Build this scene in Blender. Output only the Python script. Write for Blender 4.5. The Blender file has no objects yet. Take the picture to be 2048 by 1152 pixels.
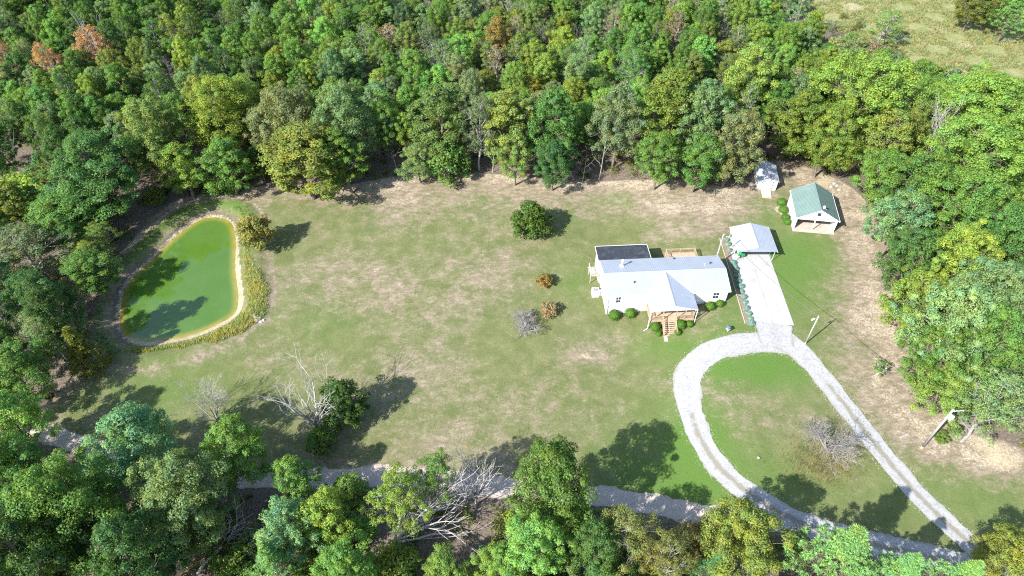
import bpy, math, random
import numpy as np
from math import radians, cos, sin, pi, atan2, hypot

sc = bpy.context.scene
COL = sc.collection

# ------------------------------------------------------------------ camera, sky, sun, exposure
CAM_H, FPX, PITCH = 80.0, 1400.0, radians(47.0)
cam = bpy.data.cameras.new('camera')
cam.sensor_width = 36.0
cam.lens = FPX / 2048.0 * 36.0
cam.clip_start, cam.clip_end = 0.5, 9000.0
camo = bpy.data.objects.new('camera', cam)
camo.location = (0, 0, CAM_H)
camo.rotation_euler = (pi / 2 - PITCH, 0, 0)
COL.objects.link(camo)
sc.camera = camo

SUN_EL, SHADOW_AZ = radians(39.0), radians(38.5)
world = bpy.data.worlds.new('World')
sc.world = world
world.use_nodes = True
wn = world.node_tree.nodes
sky = wn.new('ShaderNodeTexSky')
sky.sky_type = 'NISHITA'
sky.sun_disc = False
sky.sun_elevation = SUN_EL
sky.sun_rotation = atan2(-cos(SHADOW_AZ), -sin(SHADOW_AZ))
sky.altitude = 200
wn['Background'].inputs['Strength'].default_value = 0.15
world.node_tree.links.new(sky.outputs['Color'], wn['Background'].inputs['Color'])

sun = bpy.data.lights.new('sun', 'SUN')
sun.energy = 5.0
sun.angle = radians(0.5)
sun.color = (1.0, 0.975, 0.93)
suno = bpy.data.objects.new('sun', sun)
suno.rotation_euler = (pi / 2 - SUN_EL, 0, SHADOW_AZ - pi / 2)
suno.location = (-60, -40, 90)
COL.objects.link(suno)

sc.view_settings.view_transform = 'Standard'
sc.view_settings.look = 'None'
sc.view_settings.exposure = 1.28
sc.view_settings.gamma = 1.0
sc.view_settings.use_curve_mapping = False
sc.render.engine = 'CYCLES'
sc.cycles.use_denoising = False
sc.cycles.pixel_filter_type = 'BLACKMAN_HARRIS'
sc.cycles.filter_width = 1.15
sc.cycles.max_bounces = 5
sc.cycles.diffuse_bounces = 2
sc.cycles.glossy_bounces = 3
sc.cycles.transmission_bounces = 3
sc.cycles.transparent_max_bounces = 4
sc.cycles.caustics_reflective = False
sc.cycles.caustics_refractive = False

# ------------------------------------------------------------------ terrain and photo-to-ground lookup
def ss(t):
    t = np.clip(t, 0, 1)
    return t * t * (3 - 2 * t)

def base_h(x, y):
    x = np.asarray(x, float)
    return -1.7 * ss((33 - x) / 19.0) - 2.0 * ss((16 - x) / 74.0)

WL = -4.25                                            # level of the pond

def ray(px, py, z):
    X = (px - 1024.0) / FPX
    Y = -(py - 576.0) / FPX
    dx, dy, dz = X, cos(PITCH) + Y * sin(PITCH), -sin(PITCH) + Y * cos(PITCH)
    t = (z - CAM_H) / dz
    return dx * t, dy * t

def chaikin(p, n=2, closed=True):
    p = np.asarray(p, float)
    for _ in range(n):
        q = np.roll(p, -1, 0) if closed else p[1:]
        a = p if closed else p[:-1]
        m = np.empty((2 * len(a), p.shape[1]))
        m[0::2] = .75 * a + .25 * q
        m[1::2] = .25 * a + .75 * q
        p = m if closed else np.vstack([p[:1], m, p[-1:]])
    return p

POND_PX = [(420,433),(448,435),(468,447),(474,489),(471,517),(473,558),(479,593),(476,621),(462,636),(427,655),(382,673),
           (330,683),(295,686),(264,683),(245,669),(238,648),(240,614),(248,579),(260,558),(299,523),(333,489),(365,461),(392,442)]
POND = chaikin([ray(x, y, WL) for x, y in POND_PX], 2)

def poly_sd(poly, x, y):
    """signed distance to a closed polygon, negative inside"""
    x = np.asarray(x, float).ravel(); y = np.asarray(y, float).ravel()
    d = np.full(x.shape, 1e9); ins = np.zeros(x.shape, bool)
    n = len(poly)
    for i in range(n):
        x0, y0 = poly[i]; x1, y1 = poly[(i + 1) % n]
        ex, ey = x1 - x0, y1 - y0
        t = np.clip(((x - x0) * ex + (y - y0) * ey) / (ex * ex + ey * ey + 1e-9), 0, 1)
        d = np.minimum(d, (x - x0 - t * ex) ** 2 + (y - y0 - t * ey) ** 2)
        c = ((y0 > y) != (y1 > y)) & (x < ex * (y - y0) / (ey if abs(ey) > 1e-9 else 1e-9) + x0)
        ins ^= c
    d = np.sqrt(d)
    return np.where(ins, -d, d)

def terr(x, y):
    x = np.asarray(x, float); y = np.asarray(y, float)
    sh = x.shape
    b = base_h(x, y).ravel()
    xr, yr = x.ravel(), y.ravel()
    z = b.copy()
    m = (xr > -75) & (xr < -28) & (yr > 52) & (yr < 106)
    if m.any():
        sd = poly_sd(POND, xr[m], yr[m])
        s = ss(sd / 3.2)
        out = (WL + 0.03 + 0.12 * np.clip(sd, 0, 3)) * (1 - s) + b[m] * s
        out += 0.35 * np.exp(-((sd - 3.6) / 1.4) ** 2)
        inn = WL + 0.03 + np.clip(sd, -4, 0) * 0.30
        z[m] = np.where(sd < 0, inn, out)
    return z.reshape(sh)

def tz(x, y):
    return float(terr(np.array([x]), np.array([y]))[0])

def G(px, py, up=0.0):
    """ground point seen at photo pixel (px, py), or the spot `up` metres above the ground there"""
    z = 0.0
    for _ in range(10):
        x, y = ray(px, py, z + up)
        z = tz(x, y)
    return x, y, z

# ------------------------------------------------------------------ materials
def new_mat(name):
    m = bpy.data.materials.new(name)
    m.use_nodes = True
    nt = m.node_tree
    return m, nt, nt.nodes['Principled BSDF']

def N(nt, kind, **kw):
    n = nt.nodes.new(kind)
    for k, v in kw.items():
        if k.startswith('i_'):
            n.inputs[k[2:].replace('_', ' ')].default_value = v
        else:
            setattr(n, k, v)
    return n

def noise(nt, scale, detail=4, rough=.55, vec=None, dist=0.0):
    n = N(nt, 'ShaderNodeTexNoise')
    n.inputs['Scale'].default_value = scale
    n.inputs['Detail'].default_value = detail
    n.inputs['Roughness'].default_value = rough
    n.inputs['Distortion'].default_value = dist
    if vec is not None:
        nt.links.new(vec, n.inputs['Vector'])
    return n.outputs['Fac']

def mth(nt, op, a, b=None, clamp=False):
    n = N(nt, 'ShaderNodeMath', operation=op, use_clamp=clamp)
    for i, v in enumerate((a, b)):
        if v is None: continue
        if isinstance(v, (int, float)): n.inputs[i].default_value = v
        else: nt.links.new(v, n.inputs[i])
    return n.outputs[0]

def mixc(nt, f, a, b, blend='MIX'):
    n = N(nt, 'ShaderNodeMix', data_type='RGBA', blend_type=blend)
    if isinstance(f, (int, float)): n.inputs[0].default_value = f
    else: nt.links.new(f, n.inputs[0])
    for i, v in ((6, a), (7, b)):
        if isinstance(v, tuple): n.inputs[i].default_value = v + (1,) if len(v) == 3 else v
        else: nt.links.new(v, n.inputs[i])
    return n.outputs[2]

def ramp(nt, fac, lo, hi):
    n = N(nt, 'ShaderNodeMapRange', interpolation_type='SMOOTHSTEP')
    n.inputs[1].default_value = lo; n.inputs[2].default_value = hi
    nt.links.new(fac, n.inputs[0])
    return n.outputs[0]

def objco(nt):
    return N(nt, 'ShaderNodeTexCoord').outputs['Object']

def geoco(nt):
    return N(nt, 'ShaderNodeNewGeometry').outputs['Position']

def bump(nt, bsdf, h, strength, dist=0.05):
    b = N(nt, 'ShaderNodeBump')
    b.inputs['Strength'].default_value = strength
    b.inputs['Distance'].default_value = dist
    nt.links.new(h, b.inputs['Height'])
    nt.links.new(b.outputs[0], bsdf.inputs['Normal'])

def pmat(name, col, rough=.6, var=.18, scale=2.0, metal=0.0, spec=.4, dirt=None, dirt_amt=.3, dirt_scale=.6):
    m, nt, b = new_mat(name)
    co = geoco(nt)
    f = noise(nt, scale, 5, .6, co)
    dark = tuple(c * (1 - var) for c in col); lite = tuple(min(1, c * (1 + var * .6)) for c in col)
    c = mixc(nt, ramp(nt, f, .25, .75), dark, lite)
    if dirt:
        f2 = noise(nt, dirt_scale, 6, .65, co)
        c = mixc(nt, mth(nt, 'MULTIPLY', ramp(nt, f2, .48, .72), dirt_amt), c, dirt)
    nt.links.new(c, b.inputs['Base Color'])
    b.inputs['Roughness'].default_value = rough
    b.inputs['Metallic'].default_value = metal
    b.inputs['Specular IOR Level'].default_value = spec
    return m

M = {}
M['siding'] = pmat('white_siding', (.78, .78, .76), .55, .05, 1.2, dirt=(.55, .54, .5), dirt_amt=.25)
M['skirt'] = pmat('skirting_paint', (.62, .61, .59), .75, .12, 1.5, dirt=(.3, .29, .27), dirt_amt=.6, dirt_scale=.8)
M['trim'] = pmat('white_trim', (.82, .82, .81), .45, .04, 2)
M['roof'] = pmat('pale_metal_roof', (.275, .305, .35), .42, .09, .7, metal=.0, spec=.5, dirt=(.21, .23, .25), dirt_amt=.3, dirt_scale=.35)
M['groof'] = pmat('green_metal_roof', (.110, .165, .150), .45, .06, .6, spec=.4, dirt=(.13, .20, .18), dirt_amt=.4)
M['black_roof'] = pmat('black_membrane', (.032, .035, .042), .5, .25, .8, spec=.5, dirt=(.10, .10, .11), dirt_amt=.5, dirt_scale=.9)
M['shed_roof'] = pmat('grey_shed_roof', (.36, .38, .42), .6, .12, 1.5, dirt=(.2, .2, .19), dirt_amt=.4)
M['wood'] = pmat('treated_lumber', (.41, .30, .205), .7, .2, 2.5, dirt=(.29, .21, .14), dirt_amt=.5)
M['oldwood'] = pmat('weathered_lumber', (.42, .38, .33), .8, .2, 2.5)
M['concrete'] = pmat('pale_concrete', (.35, .347, .342), .85, .08, .6, spec=.2, dirt=(.25, .24, .225), dirt_amt=.7, dirt_scale=.45)
M['oldconc'] = pmat('stained_concrete', (.40, .34, .285), .85, .15, 1.5, spec=.2, dirt=(.27, .21, .17), dirt_amt=.5, dirt_scale=1.2)
M['mulch'] = pmat('brown_mulch', (.22, .165, .125), .95, .5, 6, spec=.1)
M['dark'] = pmat('dark_interior', (.05, .05, .055), .6, .3, 2)
M['interior'] = pmat('garage_interior', (.34, .31, .28), .8, .2, 2)
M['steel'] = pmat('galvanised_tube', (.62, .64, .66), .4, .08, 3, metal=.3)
M['acwhite'] = pmat('appliance_white', (.66, .67, .67), .5, .06, 3)
M['polewood'] = pmat('grey_pole_wood', (.30, .285, .265), .85, .2, 5)
M['palepole'] = pmat('bleached_pole_wood', (.40, .39, .375), .8, .15, 5)
M['polebase'] = pmat('bare_pole_foot', (.50, .30, .16), .85, .2, 5)
M['wire'] = pmat('weathered_cable', (.10, .10, .10), .6, .1, 3)
M['porcelain'] = pmat('insulator_grey', (.5, .5, .52), .3, .1, 3)
M['mower'] = pmat('green_mower_paint', (.02, .22, .07), .35, .1, 3)
M['tyre'] = pmat('black_rubber', (.02, .02, .02), .8, .2, 3)
M['yellow'] = pmat('yellow_plastic', (.6, .42, .03), .5, .1, 3)
M['bluebin'] = pmat('blue_grey_plastic', (.06, .08, .12), .5, .2, 3)
M['rock'] = pmat('pale_rock', (.38, .36, .33), .9, .3, 3)
M['bark'] = pmat('grey_brown_bark', (.17, .135, .105), .9, .35, 3, spec=.15)
M['palebark'] = pmat('pale_dead_bark', (.37, .35, .325), .85, .25, 3, spec=.2)
M['greybark'] = pmat('grey_twig_bark', (.275, .255, .24), .85, .25, 3, spec=.2)

def glass_mat():
    m, nt, b = new_mat('window_glass')
    b.inputs['Base Color'].default_value = (.03, .045, .07, 1)
    b.inputs['Roughness'].default_value = .08
    b.inputs['Specular IOR Level'].default_value = .7
    return m
M['glass'] = glass_mat()

def leaf_mat(name, trans=.30, brown=.10):
    """leaf colour comes from each tree's own object colour; `lv` is a random value per leaf"""
    m, nt, b = new_mat(name)
    out = nt.nodes['Material Output']
    oi = N(nt, 'ShaderNodeObjectInfo')
    at = N(nt, 'ShaderNodeAttribute', attribute_name='lv')
    lv = at.outputs['Fac']
    k = mth(nt, 'ADD', mth(nt, 'MULTIPLY', lv, .75), .62)
    kk = N(nt, 'ShaderNodeCombineColor')
    for i in range(3): nt.links.new(k, kk.inputs[i])
    c = mixc(nt, 1.0, oi.outputs['Color'], kk.outputs[0], 'MULTIPLY')
    f = noise(nt, .42, 4, .65, geoco(nt))
    warm = mixc(nt, 1.0, c, (1.25, 1.07, .72), 'MULTIPLY')
    cool = mixc(nt, 1.0, c, (.86, 1.0, 1.04), 'MULTIPLY')
    c = mixc(nt, ramp(nt, f, .32, .68), cool, warm)
    isb = mth(nt, 'MULTIPLY', mth(nt, 'GREATER_THAN', lv, 1 - brown), .6)
    c = mixc(nt, isb, c, (.20, .16, .06))
    nt.links.new(c, b.inputs['Base Color'])
    b.inputs['Roughness'].default_value = .5
    b.inputs['Specular IOR Level'].default_value = .3
    tr = N(nt, 'ShaderNodeBsdfTranslucent')
    tc = mixc(nt, 1.0, c, (1.15, 1.25, .55), 'MULTIPLY')
    nt.links.new(tc, tr.inputs['Color'])
    mx = N(nt, 'ShaderNodeMixShader')
    mx.inputs[0].default_value = trans
    nt.links.new(b.outputs[0], mx.inputs[1]); nt.links.new(tr.outputs[0], mx.inputs[2])
    nt.links.new(mx.outputs[0], out.inputs['Surface'])
    return m
M['leaf'] = leaf_mat('tree_leaves', .45, .06)
M['needle'] = leaf_mat('pine_needles', .18, .02)
M['shrubleaf'] = leaf_mat('shrub_leaves', .2, .02)

def ground_mat():
    m, nt, b = new_mat('lawn_and_forest_floor')
    co = geoco(nt)
    za = N(nt, 'ShaderNodeAttribute', attribute_name='zone')
    sp = N(nt, 'ShaderNodeSeparateColor'); nt.links.new(za.outputs['Color'], sp.inputs[0])
    dry, litter, sand = sp.outputs
    za2 = N(nt, 'ShaderNodeAttribute', attribute_name='zone2')
    sp2 = N(nt, 'ShaderNodeSeparateColor'); nt.links.new(za2.outputs['Color'], sp2.inputs[0])
    lush, field, gold = sp2.outputs
    mp = N(nt, 'ShaderNodeMapping'); mp.inputs['Rotation'].default_value = (0, 0, radians(-24)); mp.inputs['Scale'].default_value = (.7, 1.25, 1)
    nt.links.new(co, mp.inputs['Vector'])
    big = noise(nt, .085, 5, .6, co, .6)
    mid = noise(nt, .42, 6, .68, co, .4)
    streak = noise(nt, 1.1, 5, .7, mp.outputs[0], .3)
    fine = noise(nt, 3.2, 5, .75, co)
    grit = noise(nt, 9.0, 3, .7, co)
    def c5(x, k): return mth(nt, 'MULTIPLY', mth(nt, 'SUBTRACT', x, .5), k)
    d = mth(nt, 'ADD', dry, c5(big, 1.8))
    d = mth(nt, 'ADD', d, c5(mid, 1.9))
    d = mth(nt, 'ADD', d, c5(streak, .8))
    d = mth(nt, 'ADD', d, c5(fine, 1.7))
    d = mth(nt, 'ADD', d, c5(grit, 1.4))
    g1 = mixc(nt, ramp(nt, mid, .3, .7), (.099, .117, .042), (.146, .152, .065))
    g1 = mixc(nt, lush, g1, (.082, .145, .030))
    g1 = mixc(nt, mth(nt, 'MULTIPLY', ramp(nt, big, .5, .75), .4), g1, (.15, .16, .075))
    straw1 = mixc(nt, ramp(nt, streak, .35, .65), (.172, .136, .094), (.262, .214, .154))
    grass = mixc(nt, ramp(nt, d, .06, .98), g1, straw1)
    pale = mixc(nt, ramp(nt, fine, .4, .62), (.255, .208, .145), (.43, .365, .27))
    grass = mixc(nt, ramp(nt, d, .98, 1.45), grass, pale)
    fc = mixc(nt, ramp(nt, mth(nt, 'ADD', c5(streak, 1.0), mid), .3, .75), (.15, .185, .06), (.27, .245, .125))
    grass = mixc(nt, field, grass, fc)
    gc = mixc(nt, ramp(nt, fine, .35, .7), (.17, .135, .075), (.25, .20, .10))
    grass = mixc(nt, mth(nt, 'MULTIPLY', gold, ramp(nt, mth(nt, 'ADD', mid, c5(fine, .6)), .3, .6)), grass, gc)
    lf = mixc(nt, ramp(nt, mth(nt, 'ADD', fine, c5(grit, .8)), .32, .7), (.080, .064, .050), (.215, .172, .135))
    lf = mixc(nt, mth(nt, 'MULTIPLY', ramp(nt, mid, .55, .75), .45), lf, (.10, .12, .05))
    l = ramp(nt, mth(nt, 'ADD', litter, mth(nt, 'ADD', c5(mid, .7), c5(fine, .5))), .35, .65)
    c = mixc(nt, l, grass, lf)
    sc1 = mixc(nt, ramp(nt, mth(nt, 'ADD', fine, c5(mid, .5)), .3, .7), (.27, .215, .14), (.43, .36, .25))
    s = ramp(nt, mth(nt, 'ADD', sand, mth(nt, 'ADD', c5(mid, .5), c5(fine, .6))), .4, .65)
    c = mixc(nt, s, c, sc1)
    sep = mixc(nt, mth(nt, 'ADD', .62, mth(nt, 'MULTIPLY', mth(nt, 'ADD', grit, fine), .38)), (0, 0, 0), c)
    nt.links.new(sep, b.inputs['Base Color'])
    b.inputs['Roughness'].default_value = .95
    b.inputs['Specular IOR Level'].default_value = .12
    bump(nt, b, mth(nt, 'ADD', fine, mth(nt, 'MULTIPLY', grit, .6)), .55, .18)
    return m
M['ground'] = ground_mat()

def gravel_mat(name, c0, c1, mid_col, mid_amt, edge_col):
    """two worn wheel tracks (u near +-0.5) with weeds between and along the edges; u runs across the road"""
    m, nt, b = new_mat(name)
    co = geoco(nt)
    u = N(nt, 'ShaderNodeAttribute', attribute_name='u').outputs['Fac']
    w = N(nt, 'ShaderNodeAttribute', attribute_name='w').outputs['Fac']
    fine = noise(nt, 5.0, 5, .75, co); midn = noise(nt, .9, 5, .65, co); grit = noise(nt, 14, 2, .7, co)
    c = mixc(nt, ramp(nt, mth(nt, 'ADD', mth(nt, 'MULTIPLY', fine, .7), mth(nt, 'MULTIPLY', midn, .3)), .33, .66), c0, c1)
    c = mixc(nt, mth(nt, 'MULTIPLY', ramp(nt, grit, .58, .72), .35), c, tuple(x * .45 for x in c0))
    au = mth(nt, 'ABSOLUTE', u)
    cen = mth(nt, 'SUBTRACT', 1.0, mth(nt, 'MULTIPLY', au, 2.3), True)
    cen = mth(nt, 'MULTIPLY', cen, w)
    cen = ramp(nt, mth(nt, 'ADD', cen, mth(nt, 'MULTIPLY', mth(nt, 'SUBTRACT', mth(nt, 'ADD', mth(nt, 'MULTIPLY', fine, .6), mth(nt, 'MULTIPLY', midn, .7)), .62), 4.2)), .45, .95)
    c = mixc(nt, mth(nt, 'MULTIPLY', cen, mid_amt), c, mid_col)
    edge = ramp(nt, mth(nt, 'ADD', au, mth(nt, 'MULTIPLY', mth(nt, 'SUBTRACT', fine, .5), .9)), .80, 1.05)
    c = mixc(nt, mth(nt, 'MULTIPLY', edge, .7), c, edge_col)
    nt.links.new(c, b.inputs['Base Color'])
    b.inputs['Roughness'].default_value = .95
    b.inputs['Specular IOR Level'].default_value = .1
    bump(nt, b, mth(nt, 'ADD', fine, grit), .5, .08)
    return m
M['gravel'] = gravel_mat('pale_limestone_gravel', (.215, .212, .207), (.40, .397, .39), (.17, .15, .10), .75, (.20, .19, .12))
M['dirt'] = gravel_mat('sandy_lane_dirt', (.32, .265, .22), (.50, .43, .37), (.26, .21, .15), .4, (.22, .18, .13))

def water_mat():
    m, nt, b = new_mat('algae_green_water')
    co = geoco(nt)
    sd = N(nt, 'ShaderNodeAttribute', attribute_name='shore').outputs['Fac']     # metres from the bank
    n1 = noise(nt, .12, 4, .6, co, .5); n2 = noise(nt, .8, 4, .6, co)
    deep = mixc(nt, ramp(nt, n1, .3, .7), (.056, .118, .014), (.072, .136, .028))
    sh = mixc(nt, ramp(nt, n2, .3, .7), (.15, .16, .025), (.26, .21, .05))
    k = ramp(nt, mth(nt, 'ADD', sd, mth(nt, 'MULTIPLY', mth(nt, 'SUBTRACT', n2, .5), 1.0)), .1, 1.5)
    c = mixc(nt, k, sh, deep)
    nt.links.new(c, b.inputs['Base Color'])
    b.inputs['Roughness'].default_value = .03
    b.inputs['IOR'].default_value = 1.58
    bump(nt, b, noise(nt, 2.2, 3, .5, co), .03, .04)
    return m
M['water'] = water_mat()

# ------------------------------------------------------------------ mesh helpers
def mesh_np(name, V, F, mat, smooth=False, **attrs):
    V = np.asarray(V, np.float32); F = np.asarray(F, np.int32)
    k = F.shape[1]
    me = bpy.data.meshes.new(name)
    me.vertices.add(len(V)); me.vertices.foreach_set('co', V.ravel())
    me.loops.add(F.size); me.loops.foreach_set('vertex_index', F.ravel())
    me.polygons.add(len(F)); me.polygons.foreach_set('loop_start', np.arange(0, F.size, k, dtype=np.int32))
    if smooth: me.polygons.foreach_set('use_smooth', np.ones(len(F), bool))
    for an, (dom, val) in attrs.items():
        val = np.asarray(val, np.float32)
        if val.ndim == 2:
            a = me.attributes.new(an, 'FLOAT_COLOR', dom); a.data.foreach_set('color', val.ravel())
        else:
            a = me.attributes.new(an, 'FLOAT', dom); a.data.foreach_set('value', val)
    me.update(calc_edges=True)
    me.materials.append(mat)
    return me

def add(name, data, parent=None, loc=None, kind=None, label=None, cat=None, group=None):
    o = bpy.data.objects.new(name, data)
    COL.objects.link(o)
    if parent is not None: o.parent = parent
    if loc is not None: o.location = loc
    if kind: o['kind'] = kind
    if label: o['label'] = label
    if cat: o['category'] = cat
    if group: o['group'] = group
    return o

def empty(name, loc, rz, label, cat, group=None):
    o = add(name, None, None, loc, None, label, cat, group)
    o.rotation_euler = (0, 0, rz)
    o.empty_display_size = .3
    return o

class MB:
    def __init__(self): self.v = []; self.f = []
    def box(self, x0, x1, y0, y1, z0, z1):
        n = len(self.v)
        self.v += [(x, y, z) for z in (z0, z1) for y in (y0, y1) for x in (x0, x1)]
        self.f += [tuple(n + i for i in q) for q in ((0,2,3,1),(4,5,7,6),(0,1,5,4),(2,6,7,3),(0,4,6,2),(1,3,7,5))]
        return self
    def hexa(self, b, t):
        n = len(self.v); self.v += list(b) + list(t)
        self.f += [(n+3,n+2,n+1,n), (n+4,n+5,n+6,n+7)] + [(n+i, n+(i+1)%4, n+4+(i+1)%4, n+4+i) for i in range(4)]
        return self
    def poly(self, pts):
        n = len(self.v); self.v += list(pts); self.f.append(tuple(range(n, n + len(pts)))); return self
    def prism(self, pts, off):
        """closed polygon pts extruded by vector off"""
        n = len(self.v); k = len(pts)
        self.v += list(pts) + [tuple(p[i] + off[i] for i in range(3)) for p in pts]
        self.f.append(tuple(range(n + k - 1, n - 1, -1))); self.f.append(tuple(range(n + k, n + 2 * k)))
        self.f += [(n+i, n+(i+1)%k, n+k+(i+1)%k, n+k+i) for i in range(k)]
        return self
    def bar(self, a, b, w, sides=4, w2=None):
        a = np.array(a, float); b = np.array(b, float); d = b - a; d /= np.linalg.norm(d) + 1e-9
        u = np.cross(d, (0, 0, 1.0));
        if np.linalg.norm(u) < 1e-3: u = np.array((1.0, 0, 0))
        u /= np.linalg.norm(u); v = np.cross(d, u)
        w2 = w if w2 is None else w2
        off = pi / 4 if sides == 4 else 0
        ring = lambda c, r: [tuple(c + r * (cos(off + 2*pi*i/sides) * u + sin(off + 2*pi*i/sides) * v)) for i in range(sides)]
        return self.prism2(ring(a, w), ring(b, w2))
    def prism2(self, p, q):
        n = len(self.v); k = len(p); self.v += p + q
        self.f.append(tuple(range(n + k - 1, n - 1, -1))); self.f.append(tuple(range(n + k, n + 2 * k)))
        self.f += [(n+i, n+(i+1)%k, n+k+(i+1)%k, n+k+i) for i in range(k)]
        return self
    def build(self, name, mat, parent=None, smooth=False, **kw):
        me = bpy.data.meshes.new(name)
        me.from_pydata(self.v, [], self.f); me.update()
        me.materials.append(mat)
        if smooth:
            for p in me.polygons: p.use_smooth = True
        return add(name, me, parent, **kw)

def ribbed(mb, e0, e1, r0, r1, pitch=.30, rib=.010, rw=.05):
    """sheet-metal slope from eave e0-e1 up to ridge r0-r1 with raised ribs running up the slope"""
    e0, e1, r0, r1 = (np.array(p, float) for p in (e0, e1, r0, r1))
    L = np.linalg.norm(e1 - e0)
    n = np.cross(e1 - e0, r0 - e0); n /= np.linalg.norm(n)
    if n[2] < 0: n = -n
    t = [0.0]; hgt = [0.0]
    x = pitch * .5
    while x < L - rw * 2:
        t += [(x - rw) / L, (x - rw * .4) / L, (x + rw * .4) / L, (x + rw) / L]; hgt += [0, rib, rib, 0]
        x += pitch
    t.append(1.0); hgt.append(0.0)
    base = len(mb.v)
    for tt, h in zip(t, hgt):
        mb.v.append(tuple(e0 + (e1 - e0) * tt + n * h)); mb.v.append(tuple(r0 + (r1 - r0) * tt + n * h))
    for i in range(len(t) - 1):
        a = base + 2 * i; mb.f.append((a, a + 2, a + 3, a + 1))
    return mb

# ------------------------------------------------------------------ the ground
OPEN_PX = [(60,835),(120,790),(185,715),(195,600),(240,515),(300,440),(360,395),(440,388),(560,368),(640,378),(720,368),(800,352),(900,346),(1000,350),
           (1080,358),(1150,365),(1250,362),(1340,362),(1430,372),(1500,384),(1508,345),(1530,322),(1580,326),(1640,345),(1700,372),(1745,420),(1772,480),(1786,560),(1806,640),
           (1835,720),(1870,785),(1900,830),(1960,868),(2060,905),(2160,960),(2160,1190),(1950,1150),(1700,1100),(1560,1060),(1400,1040),(1250,1012),(1100,995),(980,985),(780,968),
           (650,972),(430,972),(300,940),(180,912),(60,868)]
OPEN = chaikin([G(x, y)[:2] for x, y in OPEN_PX], 2)
FIELD_PX = [(1590,-60),(1625,30),(1690,70),(1780,110),(1860,140),(1950,170),(2080,190),(2300,200),(2300,-60)]
FIELD = chaikin([G(x, y)[:2] for x, y in FIELD_PX], 1)

def axis(lo, hi, step, far):
    a = list(np.arange(lo, hi + step * .5, step)); s = step; x = lo; pre = []
    while x > -far: s *= 1.35; x -= s; pre.append(x)
    s = step; x = a[-1]; post = []
    while x < far: s *= 1.35; x += s; post.append(x)
    return np.array(pre[::-1] + a + post)

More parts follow.
